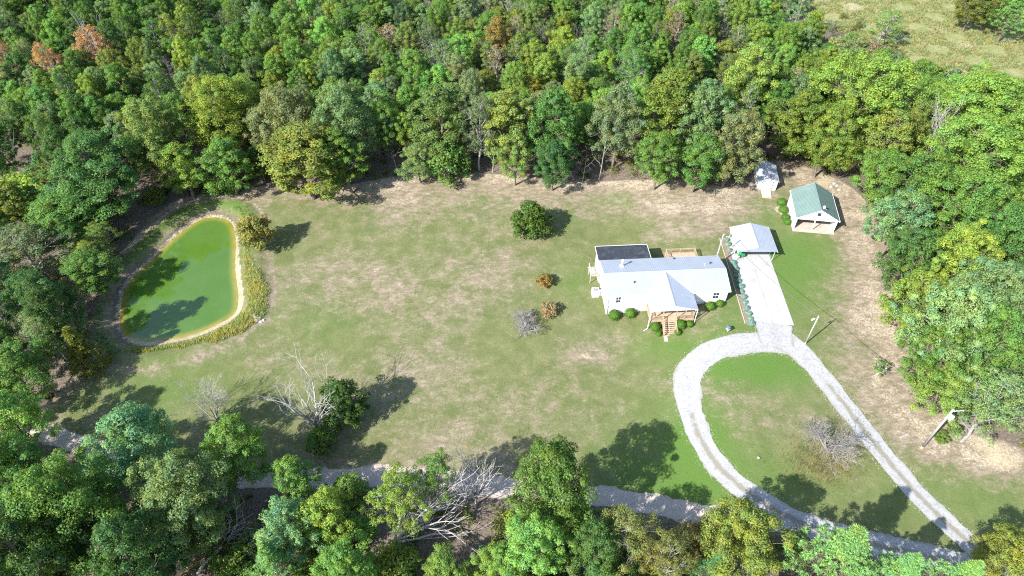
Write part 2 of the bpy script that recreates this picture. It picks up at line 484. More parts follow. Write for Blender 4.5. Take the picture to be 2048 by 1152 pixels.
def build_ground():
    xs = axis(-112, 112, .6, 4000); ys = axis(18, 178, .6, 4000)
    X, Y = np.meshgrid(xs, ys)
    Z = terr(X, Y)
    nx, ny = len(xs), len(ys)
    V = np.stack([X, Y, Z], -1).reshape(-1, 3)
    i = np.arange(nx - 1); j = np.arange(ny - 1)
    I, J = np.meshgrid(i, j); a = (J * nx + I).ravel()
    F = np.stack([a, a + 1, a + nx + 1, a + nx], 1)
    x, y = V[:, 0], V[:, 1]
    so = poly_sd(OPEN, x, y); sf = poly_sd(FIELD, x, y); sp = poly_sd(POND, x, y)
    litter = ss((so + .6) / 1.8) * (1 - ss((1.5 - sf) / 3.0))
    field = ss((1.5 - sf) / 3.0)
    away = ss(np.maximum(np.maximum(np.abs(x) - 132, y - 184), 8 - y) / 25)
    litter = litter * (1 - away); field = np.maximum(field, .8 * away)
    # straw along the edge of the woods; wide at the back and on the right, thin elsewhere
    wdt = 3.0 + 4.5 * ss((y - 84) / 10) * ss((x + 40) / 30) + 3.2 * ss((x - 42) / 10) * ss((88 - y) / 10 + .3)
    dry = (.80 + .3 * ss((y - 90) / 6)) * np.exp(-np.clip(-so, 0, None) / wdt) * ss((y - 36) / 14)
    lush = np.zeros_like(x); sand = np.zeros_like(x); gold = np.zeros_like(x)
    def blob(arr, px, py, rx, ry, k):
        gx, gy, _ = G(px, py)
        np.add(arr, k * np.exp(-(((x - gx) / rx) ** 2 + ((y - gy) / ry) ** 2)), out=arr)
    dry += .19
    for b in ((700,560,14,6,.28),(850,600,12,5,.35),(960,530,9,4,.3),(760,760,12,5,.3),(900,880,12,5,.15),(1000,800,10,5,.15),(1180,710,4,2,.5),
              (1000,410,10,4,.12),(680,400,14,3,.35),(1330,470,5,2,.45),(1420,455,5,2.2,.5),(1290,420,9,3,.3),(1400,420,9,3,.4),(1640,560,3,9,.25),(1730,580,5,10,.55),
              (1760,640,5,7,.45),(1760,760,6,5,.55),(1830,830,8,6,.5),(1960,880,9,4,.6),(2020,920,5,5,.5),(1690,420,5,4,.6),(1700,480,5,5,.5),(1600,345,7,4,.6),(1560,350,3,3,.4),
              (1450,780,3,2,.35),(1480,850,4,3,.25),(1600,850,4,3,.3),(560,720,7,2.5,.25),(520,690,5,2,.2),(600,520,2.5,8,.2),(1180,580,2,5,.35),(1225,680,3,3,.2)):
        blob(dry, *b)
    for b in ((1100,420,6,4,-.35),(1230,400,5,3,-.35),(1150,480,7,4,-.25),(1560,560,9,9,-.5),(1620,500,7,6,-.45),(1540,450,6,3,-.4),(1470,400,6,2,-.3),(1330,700,7,3,-.3),(1450,720,5,3,-.45),
              (1550,730,7,5,-.5),(1620,800,5,5,-.35),(1560,960,10,5,-.4),(1330,950,8,8,-.45),(1400,900,4,8,-.4),(1900,1000,9,5,-.35),(1780,1060,6,4,-.35),(1150,640,7,5,-.35),(1160,560,6,4,-.3),
              (480,400,7,2.5,-.35),(640,640,9,8,-.10),(560,450,6,6,-.25),(640,480,6,5,-.15),(600,420,6,3,-.2),(500,760,9,4,-.1),(300,780,14,6,-.3),(1300,500,4,3,-.3)):
        blob(dry, *b)
    for b in ((1560,560,8,9,.8),(1610,500,6,6,.6),(1500,420,6,3,.5),(1450,720,6,4,1.0),(1560,740,6,4,1.0),(1330,950,8,8,.9),(1400,860,4,8,.8),(1560,960,9,5,.5),(1330,690,6,2.5,.6),
              (1240,400,5,2.5,.6),(1110,430,6,4,.35),(1150,560,5,4,.4),(1920,1000,9,5,.45),(470,400,6,2,.6),(300,780,12,6,.5),(1000,400,9,3,.25),(650,650,6,6,.25),(1460,640,3,4,.5)):
        blob(lush, *b)
    # rings round the pond: bare shore, bank grass, worn track on the wooded side
    ang = np.cos(np.arctan2(y - 74, x + 51) - radians(150))
    west = ss(ang * 2 + .2)
    sand += np.where(sp < 60, (1 - .45 * west) * ss((1.15 - sp) / .7), 0)
    litter += np.where(sp < 60, .62 * west * ss((1.5 - sp) / .5), 0)
    dry += np.where(sp > 0, -.55 * np.exp(-((sp - 3.0) / .9) ** 2) * west, 0)
    lush += np.where(sp > 0, .7 * np.exp(-((sp - 3.0) / .9) ** 2) * west, 0)
    dry += np.where(sp > 0, .55 * np.exp(-((sp - 5.6) / .9) ** 2), 0)
    sand += np.where(sp > 0, .62 * np.exp(-((sp - 5.2) / .8) ** 2) * west, 0)
    for b in ((1645,925,3.2,2.4,.65),(1600,880,2.5,2,.25),(1690,900,2.5,2.5,.4)): blob(gold, *b)
    for b in ((1645,360,3.0,3.0,.6),(1668,395,1.6,3,.45),(2010,920,4,2.2,.7),(1960,880,3,2,.45),(1560,418,1.5,1.2,.8),(1575,430,1.2,1.2,.7),(1183,585,1.2,.8,.5),(1175,712,1.6,1.0,.65),(560,380,3,1.0,.4),
              (1830,870,2.5,2.5,.3),(1990,105,5,3,0),(520,592,.8,4,.4),(600,385,4,1,.4),(1385,685,3,.6,.5)): blob(sand, *b)
    for px, py, r in ((1700,12,4),(1930,90,4),(1880,60,3),(1780,25,3)): blob(sand, px, py, r * 1.6, r, .55)
    zone = np.stack([np.clip(dry, -1, 1.15), litter, np.clip(sand, 0, 1), np.ones_like(x)], 1)
    zone2 = np.stack([np.clip(lush, 0, 1), field, np.clip(gold, 0, 1), np.ones_like(x)], 1)
    me = mesh_np('ground', V, F, M['ground'], True, zone=('POINT', zone), zone2=('POINT', zone2))
    add('ground', me, kind='structure')
build_ground()

def build_water():
    P = POND; c = P.mean(0)
    d = poly_sd(POND, *c)[0]
    rings = [1.03, .97, .93, .88, .82, .74, .6, .4, .2, .0]
    V = []; F = []
    n = len(P)
    for r in rings:
        for p in P: V.append((c[0] + (p[0] - c[0]) * r, c[1] + (p[1] - c[1]) * r, 0))
    V = np.array(V)
    for k in range(len(rings) - 1):
        for i in range(n): F.append((k*n+i, k*n+(i+1)%n, (k+1)*n+(i+1)%n, (k+1)*n+i))
    sh = -poly_sd(POND, V[:, 0], V[:, 1])
    V[:, 2] = WL
    me = mesh_np('pond', V, F, M['water'], True, shore=('POINT', sh))
    add('pond_water', me, kind='structure')
build_water()

def resample(pts, step):
    pts = np.asarray(pts, float); d = np.r_[0, np.cumsum(np.linalg.norm(np.diff(pts, axis=0), axis=1))]
    n = max(2, int(d[-1] / step)); s = np.linspace(0, d[-1], n)
    return np.stack([np.interp(s, d, pts[:, k]) for k in range(2)], 1)

GRAVEL_EDGE = []
def ribbon(name, px, widths, mat, lift, seed, weeds=1.0, jit=.22, start=None):
    rng = np.random.default_rng(seed)
    raw = np.array([G(*p)[:2] for p in px])
    c = chaikin(np.c_[raw, widths], 3, False)
    d = np.r_[0, np.cumsum(np.linalg.norm(np.diff(c[:, :2], axis=0), axis=1))]
    n = int(d[-1] / .3); s = np.linspace(0, d[-1], n)
    cx, cy, w = (np.interp(s, d, c[:, k]) for k in range(3))
    tx, ty = np.gradient(cx), np.gradient(cy); l = np.hypot(tx, ty); tx /= l; ty /= l
    def wob(a):
        r = rng.normal(0, 1, n); k = np.ones(5) / 5
        return a * (np.convolve(r, np.ones(9) / 9, 'same') * 2.0 + rng.normal(0, .12, n))
    na = 13; us = np.linspace(-1, 1, na)
    el, er = (np.maximum(w / 2 + wob(jit), w / 2 * .88) for _ in range(2))
    V = np.zeros((n, na, 3)); U = np.zeros((n, na))
    for k, u in enumerate(us):
        hw = np.where(u < 0, el, er) if abs(u) == 1 else w / 2
        V[:, k, 0] = cx - ty * u * hw; V[:, k, 1] = cy + tx * u * hw; U[:, k] = u
    V = V.reshape(-1, 3); V[:, 2] = terr(V[:, 0], V[:, 1]) + lift
    a = (np.arange(n - 1)[:, None] * na + np.arange(na - 1)[None]).ravel()
    F = np.stack([a, a + na, a + na + 1, a + 1], 1)
    me = mesh_np(name, V, F, mat, True, u=('POINT', U.ravel()), w=('POINT', np.repeat(weeds * (ss((s - start) / 12) if start is not None else np.ones(n)), na)))
    add(name, me, kind='structure')
    for sgn, e in ((-1, el), (1, er)):
        GRAVEL_EDGE.append((np.c_[cx - ty * sgn * e, cy + tx * sgn * e]))

ribbon('dirt_lane', [(-60,810),(40,845),(110,872),(180,896),(300,930),(430,957),(550,958),(650,957),(780,951),(900,962),(1000,974),(1120,985),(1250,998),(1350,1018),(1450,1038),(1560,1046)],
       [2.8] * 16, M['dirt'], .035, 3, .3, .3)
LANE_EDGES = len(GRAVEL_EDGE)
ribbon('gravel_driveway', [(1585,692),(1545,683),(1480,686),(1425,700),(1388,727),(1372,768),(1379,820),(1400,880),(1442,942),(1500,990),(1565,1030),(1650,1066),(1750,1090),(1900,1122),(2080,1160)],
       [3.4,3.8,3.9,3.9,3.9,3.8,3.4,3.1,3.0,3.0,3.0,3.0,3.0,3.0,3.0], M['gravel'], .045, 5, 1.15, .18, 18)
ribbon('gravel_driveway', [(1553,672),(1590,693),(1630,736),(1672,788),(1720,850),(1770,915),(1830,985),(1900,1055),(1965,1108),(2090,1190)],
       [4.6,3.6,3.1,3.0,3.0,2.9,2.9,2.9,3.0,3.0], M['gravel'], .085, 6, 1.2, .16, 4)
ribbon('gravel_apron', [(1547,648),(1548,660),(1550,676),(1556,694)], [6.0,5.6,5.2,4.4], M['gravel'], .12, 7, .35, .35)

def pebbles():
    rng = np.random.default_rng(11)
    V = []; F = []; pts = []
    for k, e in enumerate(GRAVEL_EDGE[LANE_EDGES:]):
        for p in e:
            for _ in range(5): pts.append(p + rng.normal(0, .28, 2))
    pts = np.array(pts); z = terr(pts[:, 0], pts[:, 1]) + .03
    n = len(pts); r = rng.uniform(.02, .07, n); a = rng.uniform(0, 2 * pi, n)
    top = np.c_[pts, z + r * .7]
    V = np.zeros((n, 5, 3))
    for i in range(4):
        V[:, i, 0] = pts[:, 0] + r * np.cos(a + i * pi / 2); V[:, i, 1] = pts[:, 1] + r * np.sin(a + i * pi / 2) * rng.uniform(.6, 1, n); V[:, i, 2] = z
    V[:, 4] = top
    b = np.arange(n)[:, None] * 5
    F = np.concatenate([b + np.array([[i, (i + 1) % 4, 4]]) for i in range(4)])
    add('loose_gravel', mesh_np('loose_gravel', V.reshape(-1, 3), F, M['rock']), kind='stuff', label='loose pale gravel scattered along the driveway edges', cat='gravel')
pebbles()

# ------------------------------------------------------------------ concrete drive, beds
pad = add('concrete_pad', None)
pad['kind'] = 'structure'
slab_bounds = []
sy = [67.0, 69.9, 72.8, 75.7, 78.6, 82.4, 86.4]
for cxa, cxb in ((35.85, 38.90), (38.93, 41.98)):
    for k in range(6):
        mb = MB(); mb.box(cxa, cxb, sy[k] + .012, sy[k + 1] - .012, -.3, .055 + .004 * ((k * 7 + int(cxa)) % 3))
        mb.build('slab', M['concrete'], pad)
MB().box(34.8, 35.83, 67.3, 86.0, -.3, .03).build('mulch_bed', M['mulch'], kind='structure')
edge = MB(); edge.box(34.72, 34.8, 67.3, 86.0, -.3, .12); edge.build('bed_edging', M['oldwood'], label='weathered timber edging along the mulch bed', cat='edging')

# ------------------------------------------------------------------ house
HO, HTH = (14.17, 70.22, 0.0), radians(3.4)
house = empty('house', HO, HTH, 'long white single-storey house with pale metal roof and front gable porch', 'house')
HW, HD, ZE, ZR = 18.8, 7.75, 2.75, 3.82
X0, X1, Y0, Y1 = .28, 18.52, .32, 7.43
w = MB()
w.box(X0, X1, Y0, Y1, .32, ZE - .02)
for xx in (X0, X1 - .12):
    w.prism([(xx, Y0, ZE - .02), (xx, Y1, ZE - .02), (xx, HD / 2, ZR - .1)], (.12, 0, 0))
w.build('wall', M['siding'], house)
s = MB(); s.box(X0 + .05, X1 - .05, Y0 + .05, Y1 - .05, -2.4, .32); s.build('skirting', M['skirt'], house)
lap = MB()
for k in range(12):
    z = .42 + k * .19
    lap.box(X0 - .02, X1 + .02, Y0 - .022, Y0, z, z + .03); lap.box(X0 - .022, X0, Y0, Y1, z, z + .03)
lap.build('siding_laps', M['siding'], house)
roof = MB()
ribbed(roof, (0, 0, ZE), (HW, 0, ZE), (0, HD / 2, ZR), (HW, HD / 2, ZR))
ribbed(roof, (HW, HD, ZE), (0, HD, ZE), (HW, HD / 2, ZR), (0, HD / 2, ZR))
ro = roof.build('roof', M['roof'], house)
rc = MB(); rc.prism([(0, HD/2 - .2, ZR - .02), (0, HD/2, ZR + .06), (0, HD/2 + .2, ZR - .02)], (HW, 0, 0)); rc.build('ridge_cap', M['roof'], ro)
fs = MB()
fs.box(0, HW, -.02, .02, ZE - .16, ZE - .012); fs.box(0, HW, HD - .02, HD + .02, ZE - .16, ZE - .012)
for xx in (-.03, HW - .01):
    for ya, yb in ((0, HD / 2), (HD, HD / 2)):
        fs.prism([(xx, ya, ZE - .16), (xx, yb, ZR - .16), (xx, yb, ZR - .012), (xx, ya, ZE - .012)], (.04, 0, 0))
fs.build('fascia', M['trim'], ro)
so_ = MB(); so_.box(.02, HW - .02, .03, Y0, ZE - .14, ZE - .1); so_.box(.02, HW - .02, Y1, HD - .03, ZE - .14, ZE - .1); so_.build('soffit', M['trim'], ro)
def roofz(y): return ZE + (ZR - ZE) * (1 - abs(y - HD / 2) / (HD / 2))
fl = MB(); fx, fy = 3.1, 5.7
fl.box(fx - .28, fx + .28, fy - .28, fy + .28, roofz(fy) - .1, roofz(fy) + .12)
fl.bar((fx, fy, roofz(fy)), (fx, fy, roofz(fy) + 1.15), .13, 10); fl.bar((fx, fy, roofz(fy) + 1.2), (fx, fy, roofz(fy) + 1.45), .24, 10, .12)
fl.build('flue', M['acwhite'], ro)
for vx, vy in ((4.4, 2.1), (16.8, 5.4), (11.6, 7.2)):
    v = MB(); v.bar((vx, vy, roofz(vy) - .05), (vx, vy, roofz(vy) + .32), .11, 8); v.build('vent_pipe', M['dark'], ro)
v = MB(); v.bar((15.9, 5.1, roofz(5.1) - .05), (15.9, 5.1, roofz(5.1) + .2), .07, 8); v.build('vent_pipe', M['acwhite'], ro)
# porch roof
PX0, PX1, PXC, PYF = 5.95, 12.98, 9.42, -3.35
pr = MB(); ZP = ZR - .03
ribbed(pr, (PX0, HD / 2 - .1, ZE), (PX0, PYF, ZE), (PXC, HD / 2 - .1, ZP), (PXC, PYF, ZP))
ribbed(pr, (PX1, PYF, ZE), (PX1, HD / 2 - .1, ZE), (PXC, PYF, ZP), (PXC, HD / 2 - .1, ZP))
# keep only what stands above the main roof: the hidden half is cut at the valley
pr = MB()
ribbed(pr, (PX0, .05, ZE), (PX0, PYF, ZE), (PXC, HD / 2 - .08, ZP), (PXC, PYF, ZP))
ribbed(pr, (PX1, PYF, ZE), (PX1, .05, ZE), (PXC, PYF, ZP), (PXC, HD / 2 - .08, ZP))
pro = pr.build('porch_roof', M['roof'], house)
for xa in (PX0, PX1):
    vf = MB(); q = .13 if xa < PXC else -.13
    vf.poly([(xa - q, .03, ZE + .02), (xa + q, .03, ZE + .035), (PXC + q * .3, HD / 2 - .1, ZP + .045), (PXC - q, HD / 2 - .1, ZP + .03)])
    vf.build('valley_shade_strip', M['steel'], pro)  # added grey strip stands in for the shading line along the valley
rc = MB(); rc.prism([(PXC - .18, PYF, ZP - .02), (PXC, PYF, ZP + .05), (PXC + .18, PYF, ZP - .02)], (0, HD / 2 - PYF - .05, 0)); rc.build('ridge_cap', M['roof'], pro)
gb = MB(); gb.prism([(PX0 + .15, PYF + .12, ZE - .1), (PX1 - .15, PYF + .12, ZE - .1), (PXC, PYF + .12, ZP - .07)], (0, .1, 0)); gb.build('gable', M['siding'], pro)
fa = MB()
for xa in (PX0, PX1):
    fa.prism([(xa, PYF - .02, ZE - .14), (PXC, PYF - .02, ZP - .14), (PXC, PYF - .02, ZP - .01), (xa, PYF - .02, ZE - .01)], (0, .05, 0))
fa.box(PX0 - .02, PX0 + .03, PYF + .04, 0, ZE - .14, ZE - .012); fa.box(PX1 - .03, PX1 + .02, PYF + .04, 0, ZE - .14, ZE - .012)
fa.build('fascia', M['trim'], pro)
cl = MB(); cl.box(PX0 + .05, PX1 - .05, PYF + .26, .3, ZE - .18, ZE - .13); cl.build('ceiling', M['trim'], pro)
# porch deck
DX0, DX1, DY, DZ = 6.25, 12.85, -3.05, .30
dk = MB()
for k in range(22):
    y = DY + k * .15; dk.box(DX0, DX1, y, y + .14, DZ - .04, DZ)
dk.build('porch_deck', M['wood'], house)
jo = MB(); jo.box(DX0 + .02, DX1 - .02, DY + .02, DY + .08, DZ - .3, DZ - .045); jo.box(DX0 + .02, DX0 + .08, DY + .1, .3, DZ - .3, DZ - .045); jo.box(DX1 - .08, DX1 - .02, DY + .1, .3, DZ - .3, DZ - .045)
jo.build('rim_joist', M['wood'], house)
SX0, SX1 = 8.15, 9.95
for px_ in (DX0 + .1, SX0 - .08, SX1 + .08, 11.4, DX1 - .1):
    p = MB(); p.box(px_ - .05, px_ + .05, DY + .06, DY + .16, -1.6, ZE - .16); p.build('porch_post', M['wood'], house)
def railing(name, a, b, z, parent, h=.95, step=.16, mat='wood'):
    r = MB(); a = np.array(a, float); b = np.array(b, float); L = np.linalg.norm(b - a); d = (b - a) / L
    for zz in (z + .1, z + h):
        r.bar((*a, zz), (*b, zz), .055)
    k = step
    while k < L - step * .5:
        q = a + d * k; r.bar((*q, z + .1), (*q, z + h), .026); k += step
    return r.build(name, M[mat], parent)
railing('railing', (DX0 + .15, DY + .11), (SX0 - .13, DY + .11), DZ, house)
railing('railing', (SX1 + .13, DY + .11), (11.35, DY + .11), DZ, house)
railing('railing', (11.45, DY + .11), (DX1 - .15, DY + .11), DZ, house)
railing('railing', (DX0 + .08, DY + .16), (DX0 + .08, .25), DZ, house)
railing('railing', (DX1 - .08, DY + .16), (DX1 - .08, .25), DZ, house)
# stairs
NT, ZB = 8, -1.0
for k in range(NT):
    z = DZ - (k + 1) * (DZ - ZB) / (NT + 1); y = DY - .02 - k * .245
    t = MB(); t.box(SX0 + .06, SX1 - .06, y - .235, y - .03, z - .045, z); t.build('tread', M['wood'], house)
for xx in (SX0, (SX0 + SX1) / 2, SX1):
    st = MB(); yb = DY - .02 - NT * .245
    st.prism([(xx - .03, DY, DZ - .06), (xx - .03, yb, ZB - .02), (xx - .03, yb, ZB - .3), (xx - .03, DY, DZ - .38)], (.06, 0, 0)); st.build('stringer', M['wood'], house)
for xx in (SX0 - .02, SX1 + .02):
    r = MB(); yb = DY - NT * .245
    r.bar((xx, DY, DZ + .92), (xx, yb, ZB + 1.0), .06); r.bar((xx, DY, DZ + .14), (xx, yb, ZB + .2), .05)
    for k in range(1, 11):
        t = k / 11; y = DY + (yb - DY) * t; z = DZ + (ZB - DZ) * t; r.bar((xx, y, z + .15), (xx, y, z + .93), .026)
    r.bar((xx, yb, ZB - .2), (xx, yb, ZB + 1.05), .065)
    r.build('stair_railing', M['wood'], house)
dr = MB(); dr.box(8.6, 9.52, Y0 - .06, Y0 - .01, .33, 2.4); do = dr.build('front_door', M['trim'], house)
dm = MB(); dm.box(8.62, 9.48, DY + 1.5, DY + 2.0, DZ + .004, DZ + .02); dm.build('door_mat', M['oldwood'], house)
# windows
def window(parent, x, z, w_, h_, y, shutters=True):
    fr = MB(); t = .07
    fr.box(x, x + w_, y - .05, y - .004, z, z + t); fr.box(x, x + w_, y - .05, y - .004, z + h_ - t, z + h_)
    fr.box(x, x + t, y - .05, y - .004, z + t, z + h_ - t); fr.box(x + w_ - t, x + w_, y - .05, y - .004, z + t, z + h_ - t)
    fr.box(x + t, x + w_ - t, y - .045, y - .004, z + h_ / 2 - .03, z + h_ / 2 + .03); fr.box(x + w_ / 2 - .02, x + w_ / 2 + .02, y - .04, y - .004, z + h_ / 2 + .03, z + h_ - t)
    wo = fr.build('window', M['trim'], parent)
    for za, zb in ((z + t, z + h_ / 2 - .03), (z + h_ / 2 + .03, z + h_ - t)):
        for xa, xb in ((x + t, x + w_ / 2 - .02), (x + w_ / 2 + .02, x + w_ - t)):
            p = MB(); p.box(xa, xb, y - .025, y - .006, za, zb); p.build('pane', M['glass'], wo)
    if shutters:
        for xa in (x - .42, x + w_ + .06):
            q = MB(); q.box(xa, xa + .36, y - .04, y - .004, z - .02, z + h_ + .02)
            for k in range(9): q.box(xa + .05, xa + .31, y - .055, y - .04, z + .05 + k * h_ / 9, z + .09 + k * h_ / 9)
            q.build('shutter', M['acwhite'], wo)
window(house, 1.45, .95, .85, 1.35, Y0)
window(house, 16.25, .95, 1.05, 1.35, Y0)
dsp = MB(); dsp.bar((PX0 + .05, PYF + .08, ZE - .15), (PX0 + .05, PYF + .08, -1.15), .055); dsp.bar((PX0 + .05, PYF + .08, -1.12), (PX0 - .55, PYF - .25, -1.25), .07); dsp.build('downspout', M['trim'], house)
dsp = MB(); dsp.bar((PX1 - .05, PYF + .08, ZE - .15), (PX1 - .05, PYF + .08, -.45), .055); dsp.build('downspout', M['trim'], house)
dsp = MB(); dsp.bar((X0 + .05, Y0 - .08, ZE - .15), (X0 + .05, Y0 - .08, -1.6), .04); dsp.build('downspout', M['steel'], house)
# black-roofed addition at the back
AX0, AX1, AYB, AZB, AZF = -.15, 8.18, 11.25, 2.42, ZE - .06
aw = MB(); aw.hexa([(AX0+.25, Y1, -2.4), (AX1-.25, Y1, -2.4), (AX1-.25, AYB-.25, -2.4), (AX0+.25, AYB-.25, -2.4)], [(AX0+.25, Y1, AZF-.1), (AX1-.25, Y1, AZF-.1), (AX1-.25, AYB-.25, AZB-.1), (AX0+.25, AYB-.25, AZB-.1)])
aw.build('addition_wall', M['siding'], house)
ar = MB(); ar.hexa([(AX0, HD-.1, AZF-.09), (AX1, HD-.1, AZF-.09), (AX1, AYB, AZB-.09), (AX0, AYB, AZB-.09)], [(AX0, HD-.1, AZF), (AX1, HD-.1, AZF), (AX1, AYB, AZB), (AX0, AYB, AZB)])
aro = ar.build('addition_roof', M['black_roof'], house)
sm = MB()
for k in range(1, 8):
    xx = AX0 + k * 1.04
    sm.hexa([(xx, HD-.08, AZF+.002), (xx+.05, HD-.08, AZF+.002), (xx+.05, AYB, AZB+.002), (xx, AYB, AZB+.002)], [(xx, HD-.08, AZF+.012), (xx+.05, HD-.08, AZF+.012), (xx+.05, AYB, AZB+.012), (xx, AYB, AZB+.012)])
sm.build('roof_seams', M['black_roof'], aro)
ae = MB(); ae.box(AX0 - .03, AX1 + .03, AYB, AYB + .05, AZB - .14, AZB + .02)
for xx in (AX0 - .05, AX1):
    ae.hexa([(xx, HD-.1, AZF-.13), (xx+.05, HD-.1, AZF-.13), (xx+.05, AYB, AZB-.13), (xx, AYB, AZB-.13)], [(xx, HD-.1, AZF+.02), (xx+.05, HD-.1, AZF+.02), (xx+.05, AYB, AZB+.02), (xx, AYB, AZB+.02)])
ae.build('edge_trim', M['trim'], aro)
eq = MB(); eq.box(X0 - .18, X0 - .024, 3.0, 3.5, .2, .9); eq.build('meter_box', M['steel'], house)
eq = MB(); eq.box(X0 - .06, X0 - .024, 1.6, 2.3, 1.3, 2.1); eq.build('side_window', M['glass'], house)
wp = MB(); wp.hexa([(8.02, -6.05, -1.25), (9.85, -6.05, -1.2), (9.95, -4.98, -1.2), (8.05, -4.98, -1.25)], [(8.02, -6.05, -.93), (9.85, -6.05, -.86), (9.95, -4.98, -.86), (8.05, -4.98, -.93)])
po = wp.build('path', M['oldconc'], kind='structure'); po.location = HO; po.rotation_euler = (0, 0, HTH)
sx, sy_ = 14.17 + 5.3, 70.22 - 3.4
# rear deck, side deck
rd = empty('rear_deck', HO, HTH, 'light wooden deck with railings behind the right half of the house', 'deck')
f = MB()
for k in range(23): f.box(11.5, 16.3, 7.8 + k * .15, 7.94 + k * .15, .22, .26)
f.build('deck_floor', M['wood'], rd)
for xx in (11.55, 13.9, 16.25):
    p = MB(); p.box(xx - .05, xx + .05, 11.1, 11.2, -1.6, 1.3); p.build('post', M['wood'], rd)
    p = MB(); p.box(xx - .05, xx + .05, 7.85, 7.95, -1.6, .21); p.build('post', M['wood'], rd)
railing('railing', (11.6, 11.15), (13.85, 11.15), .26, rd); railing('railing', (13.95, 11.15), (16.2, 11.15), .26, rd)
railing('railing', (11.55, 8.0), (11.55, 11.1), .26, rd); railing('railing', (16.25, 9.2), (16.25, 11.1), .26, rd)
j = MB(); j.box(11.5, 16.3, 11.06, 11.1, .0, .215); j.box(11.5, 11.54, 7.8, 11.06, 0, .215); j.box(16.26, 16.3, 7.8, 11.06, 0, .215); j.build('rim_joist', M['wood'], rd)
for k in range(4):
    t = MB(); t.box(16.36 + k * .26, 16.6 + k * .26, 7.95, 9.1, .1 - k * .15, .14 - k * .15); t.build('tread', M['wood'], rd)
sd_ = empty('side_deck', HO, HTH, 'small weathered landing with railings on the left side of the house', 'deck')
f = MB()
for k in range(13): f.box(-1.3, .2, 7.1 + k * .15, 7.24 + k * .15, -.1, -.06)
f.build('deck_floor', M['oldwood'], sd_)
for xx, yy in ((-1.25, 7.15), (-1.25, 9.0), (.1, 7.15)):
    p = MB(); p.box(xx - .05, xx + .05, yy - .05, yy + .05, -2.3, .95); p.build('post', M['oldwood'], sd_)
railing('railing', (-1.25, 7.2), (-1.25, 8.95), -.06, sd_, .9, .16, 'oldwood'); railing('railing', (-1.2, 7.15), (.05, 7.15), -.06, sd_, .9, .16, 'oldwood')
for k in range(5):
    t = MB(); t.box(-1.2, -.1, 9.1 + k * .26, 9.34 + k * .26, -.3 - k * .26, -.26 - k * .26); t.build('tread', M['oldwood'], sd_)
# air conditioner
ac = empty('air_conditioner', HO, HTH, 'white air conditioner unit on the ground beside the left house wall', 'air conditioner')
ax, ay, az = -.75, 4.55, -1.72
b_ = MB(); b_.box(ax - .55, ax + .55, ay - .55, ay + .55, az, az + 1.15); cab = b_.build('cabinet', M['acwhite'], ac)
g_ = MB(); g_.bar((ax, ay + .08, az + 1.151), (ax, ay + .08, az + 1.18), .36, 20); g_.build('fan_opening', M['dark'], ac)
g_ = MB()
for k in range(3):
    r = .12 + k * .1
    for i in range(16):
        a0, a1 = 2 * pi * i / 16, 2 * pi * (i + 1) / 16
        g_.bar((ax + r * cos(a0), ay + .08 + r * sin(a0), az + 1.19), (ax + r * cos(a1), ay + .08 + r * sin(a1), az + 1.19), .012)
for i in range(4): g_.bar((ax, ay + .08, az + 1.19), (ax + .36 * cos(i * pi / 2 + .4), ay + .08 + .36 * sin(i * pi / 2 + .4), az + 1.19), .015)
g_.build('fan_guard', M['steel'], ac)
b_ = MB(); b_.box(ax + .58, ax + .95, ay - .35, ay + .35, az, az + .85); b_.build('side_duct', M['acwhite'], ac)
b_ = MB(); b_.box(ax - .75, ax + .75, ay - .75, ay + .75, az - .5, az); b_.build('base_slab', M['oldconc'], ac)
b_ = MB()
for k in range(9): b_.box(ax - .5, ax + .5, ay - .562, ay - .55, az + .1 + k * .1, az + .14 + k * .1)
b_.build('louvres', M['steel'], cab)
bn = empty('storage_bin', HO, HTH, 'dark blue-grey lidded bin in the shade at the rear right corner of the house', 'bin')
b_ = MB(); b_.box(18.75, 19.95, 6.6, 7.3, -.5, .62); b_.build('body', M['bluebin'], bn)
b_ = MB(); b_.hexa([(18.7, 6.55, .625), (20.0, 6.55, .625), (20.0, 7.35, .625), (18.7, 7.35, .625)], [(18.78, 6.62, .72), (19.92, 6.62, .72), (19.92, 7.28, .76), (18.78, 7.28, .76)]); b_.build('lid', M['bluebin'], bn)

# ------------------------------------------------------------------ carport
cp = empty('carport', (39.2, 83.3, 0), 0, 'open metal carport with pale gable roof over the concrete drive', 'carport')
CX, CY0, CY1, CZE, CZR = 3.2, -3.0, 2.95, 2.3, 3.22
r = MB()
ribbed(r, (-CX, CY1, CZE), (-CX, CY0, CZE), (0, CY1, CZR), (0, CY0, CZR), .28, .03)
ribbed(r, (CX, CY0, CZE), (CX, CY1, CZE), (0, CY0, CZR), (0, CY1, CZR), .28, .03)
cr = r.build('roof', M['roof'], cp)
g_ = MB(); g_.prism([(-.14, CY0, CZR - .02), (0, CY0, CZR + .05), (.14, CY0, CZR - .02)], (0, CY1 - CY0, 0)); g_.build('ridge_cap', M['roof'], cr)
g_ = MB(); g_.prism([(-CX + .05, CY0 + .05, CZE - .02), (CX - .05, CY0 + .05, CZE - .02), (0, CY0 + .05, CZR - .05)], (0, .04, 0)); g_.build('gable_panel', M['roof'], cp)
for sx_ in (-1, 1): MB().box(sx_ * CX - .03, sx_ * CX + .03, CY0, CY1, CZE - .12, CZE - .01).build('edge_trim', M['trim'], cr)
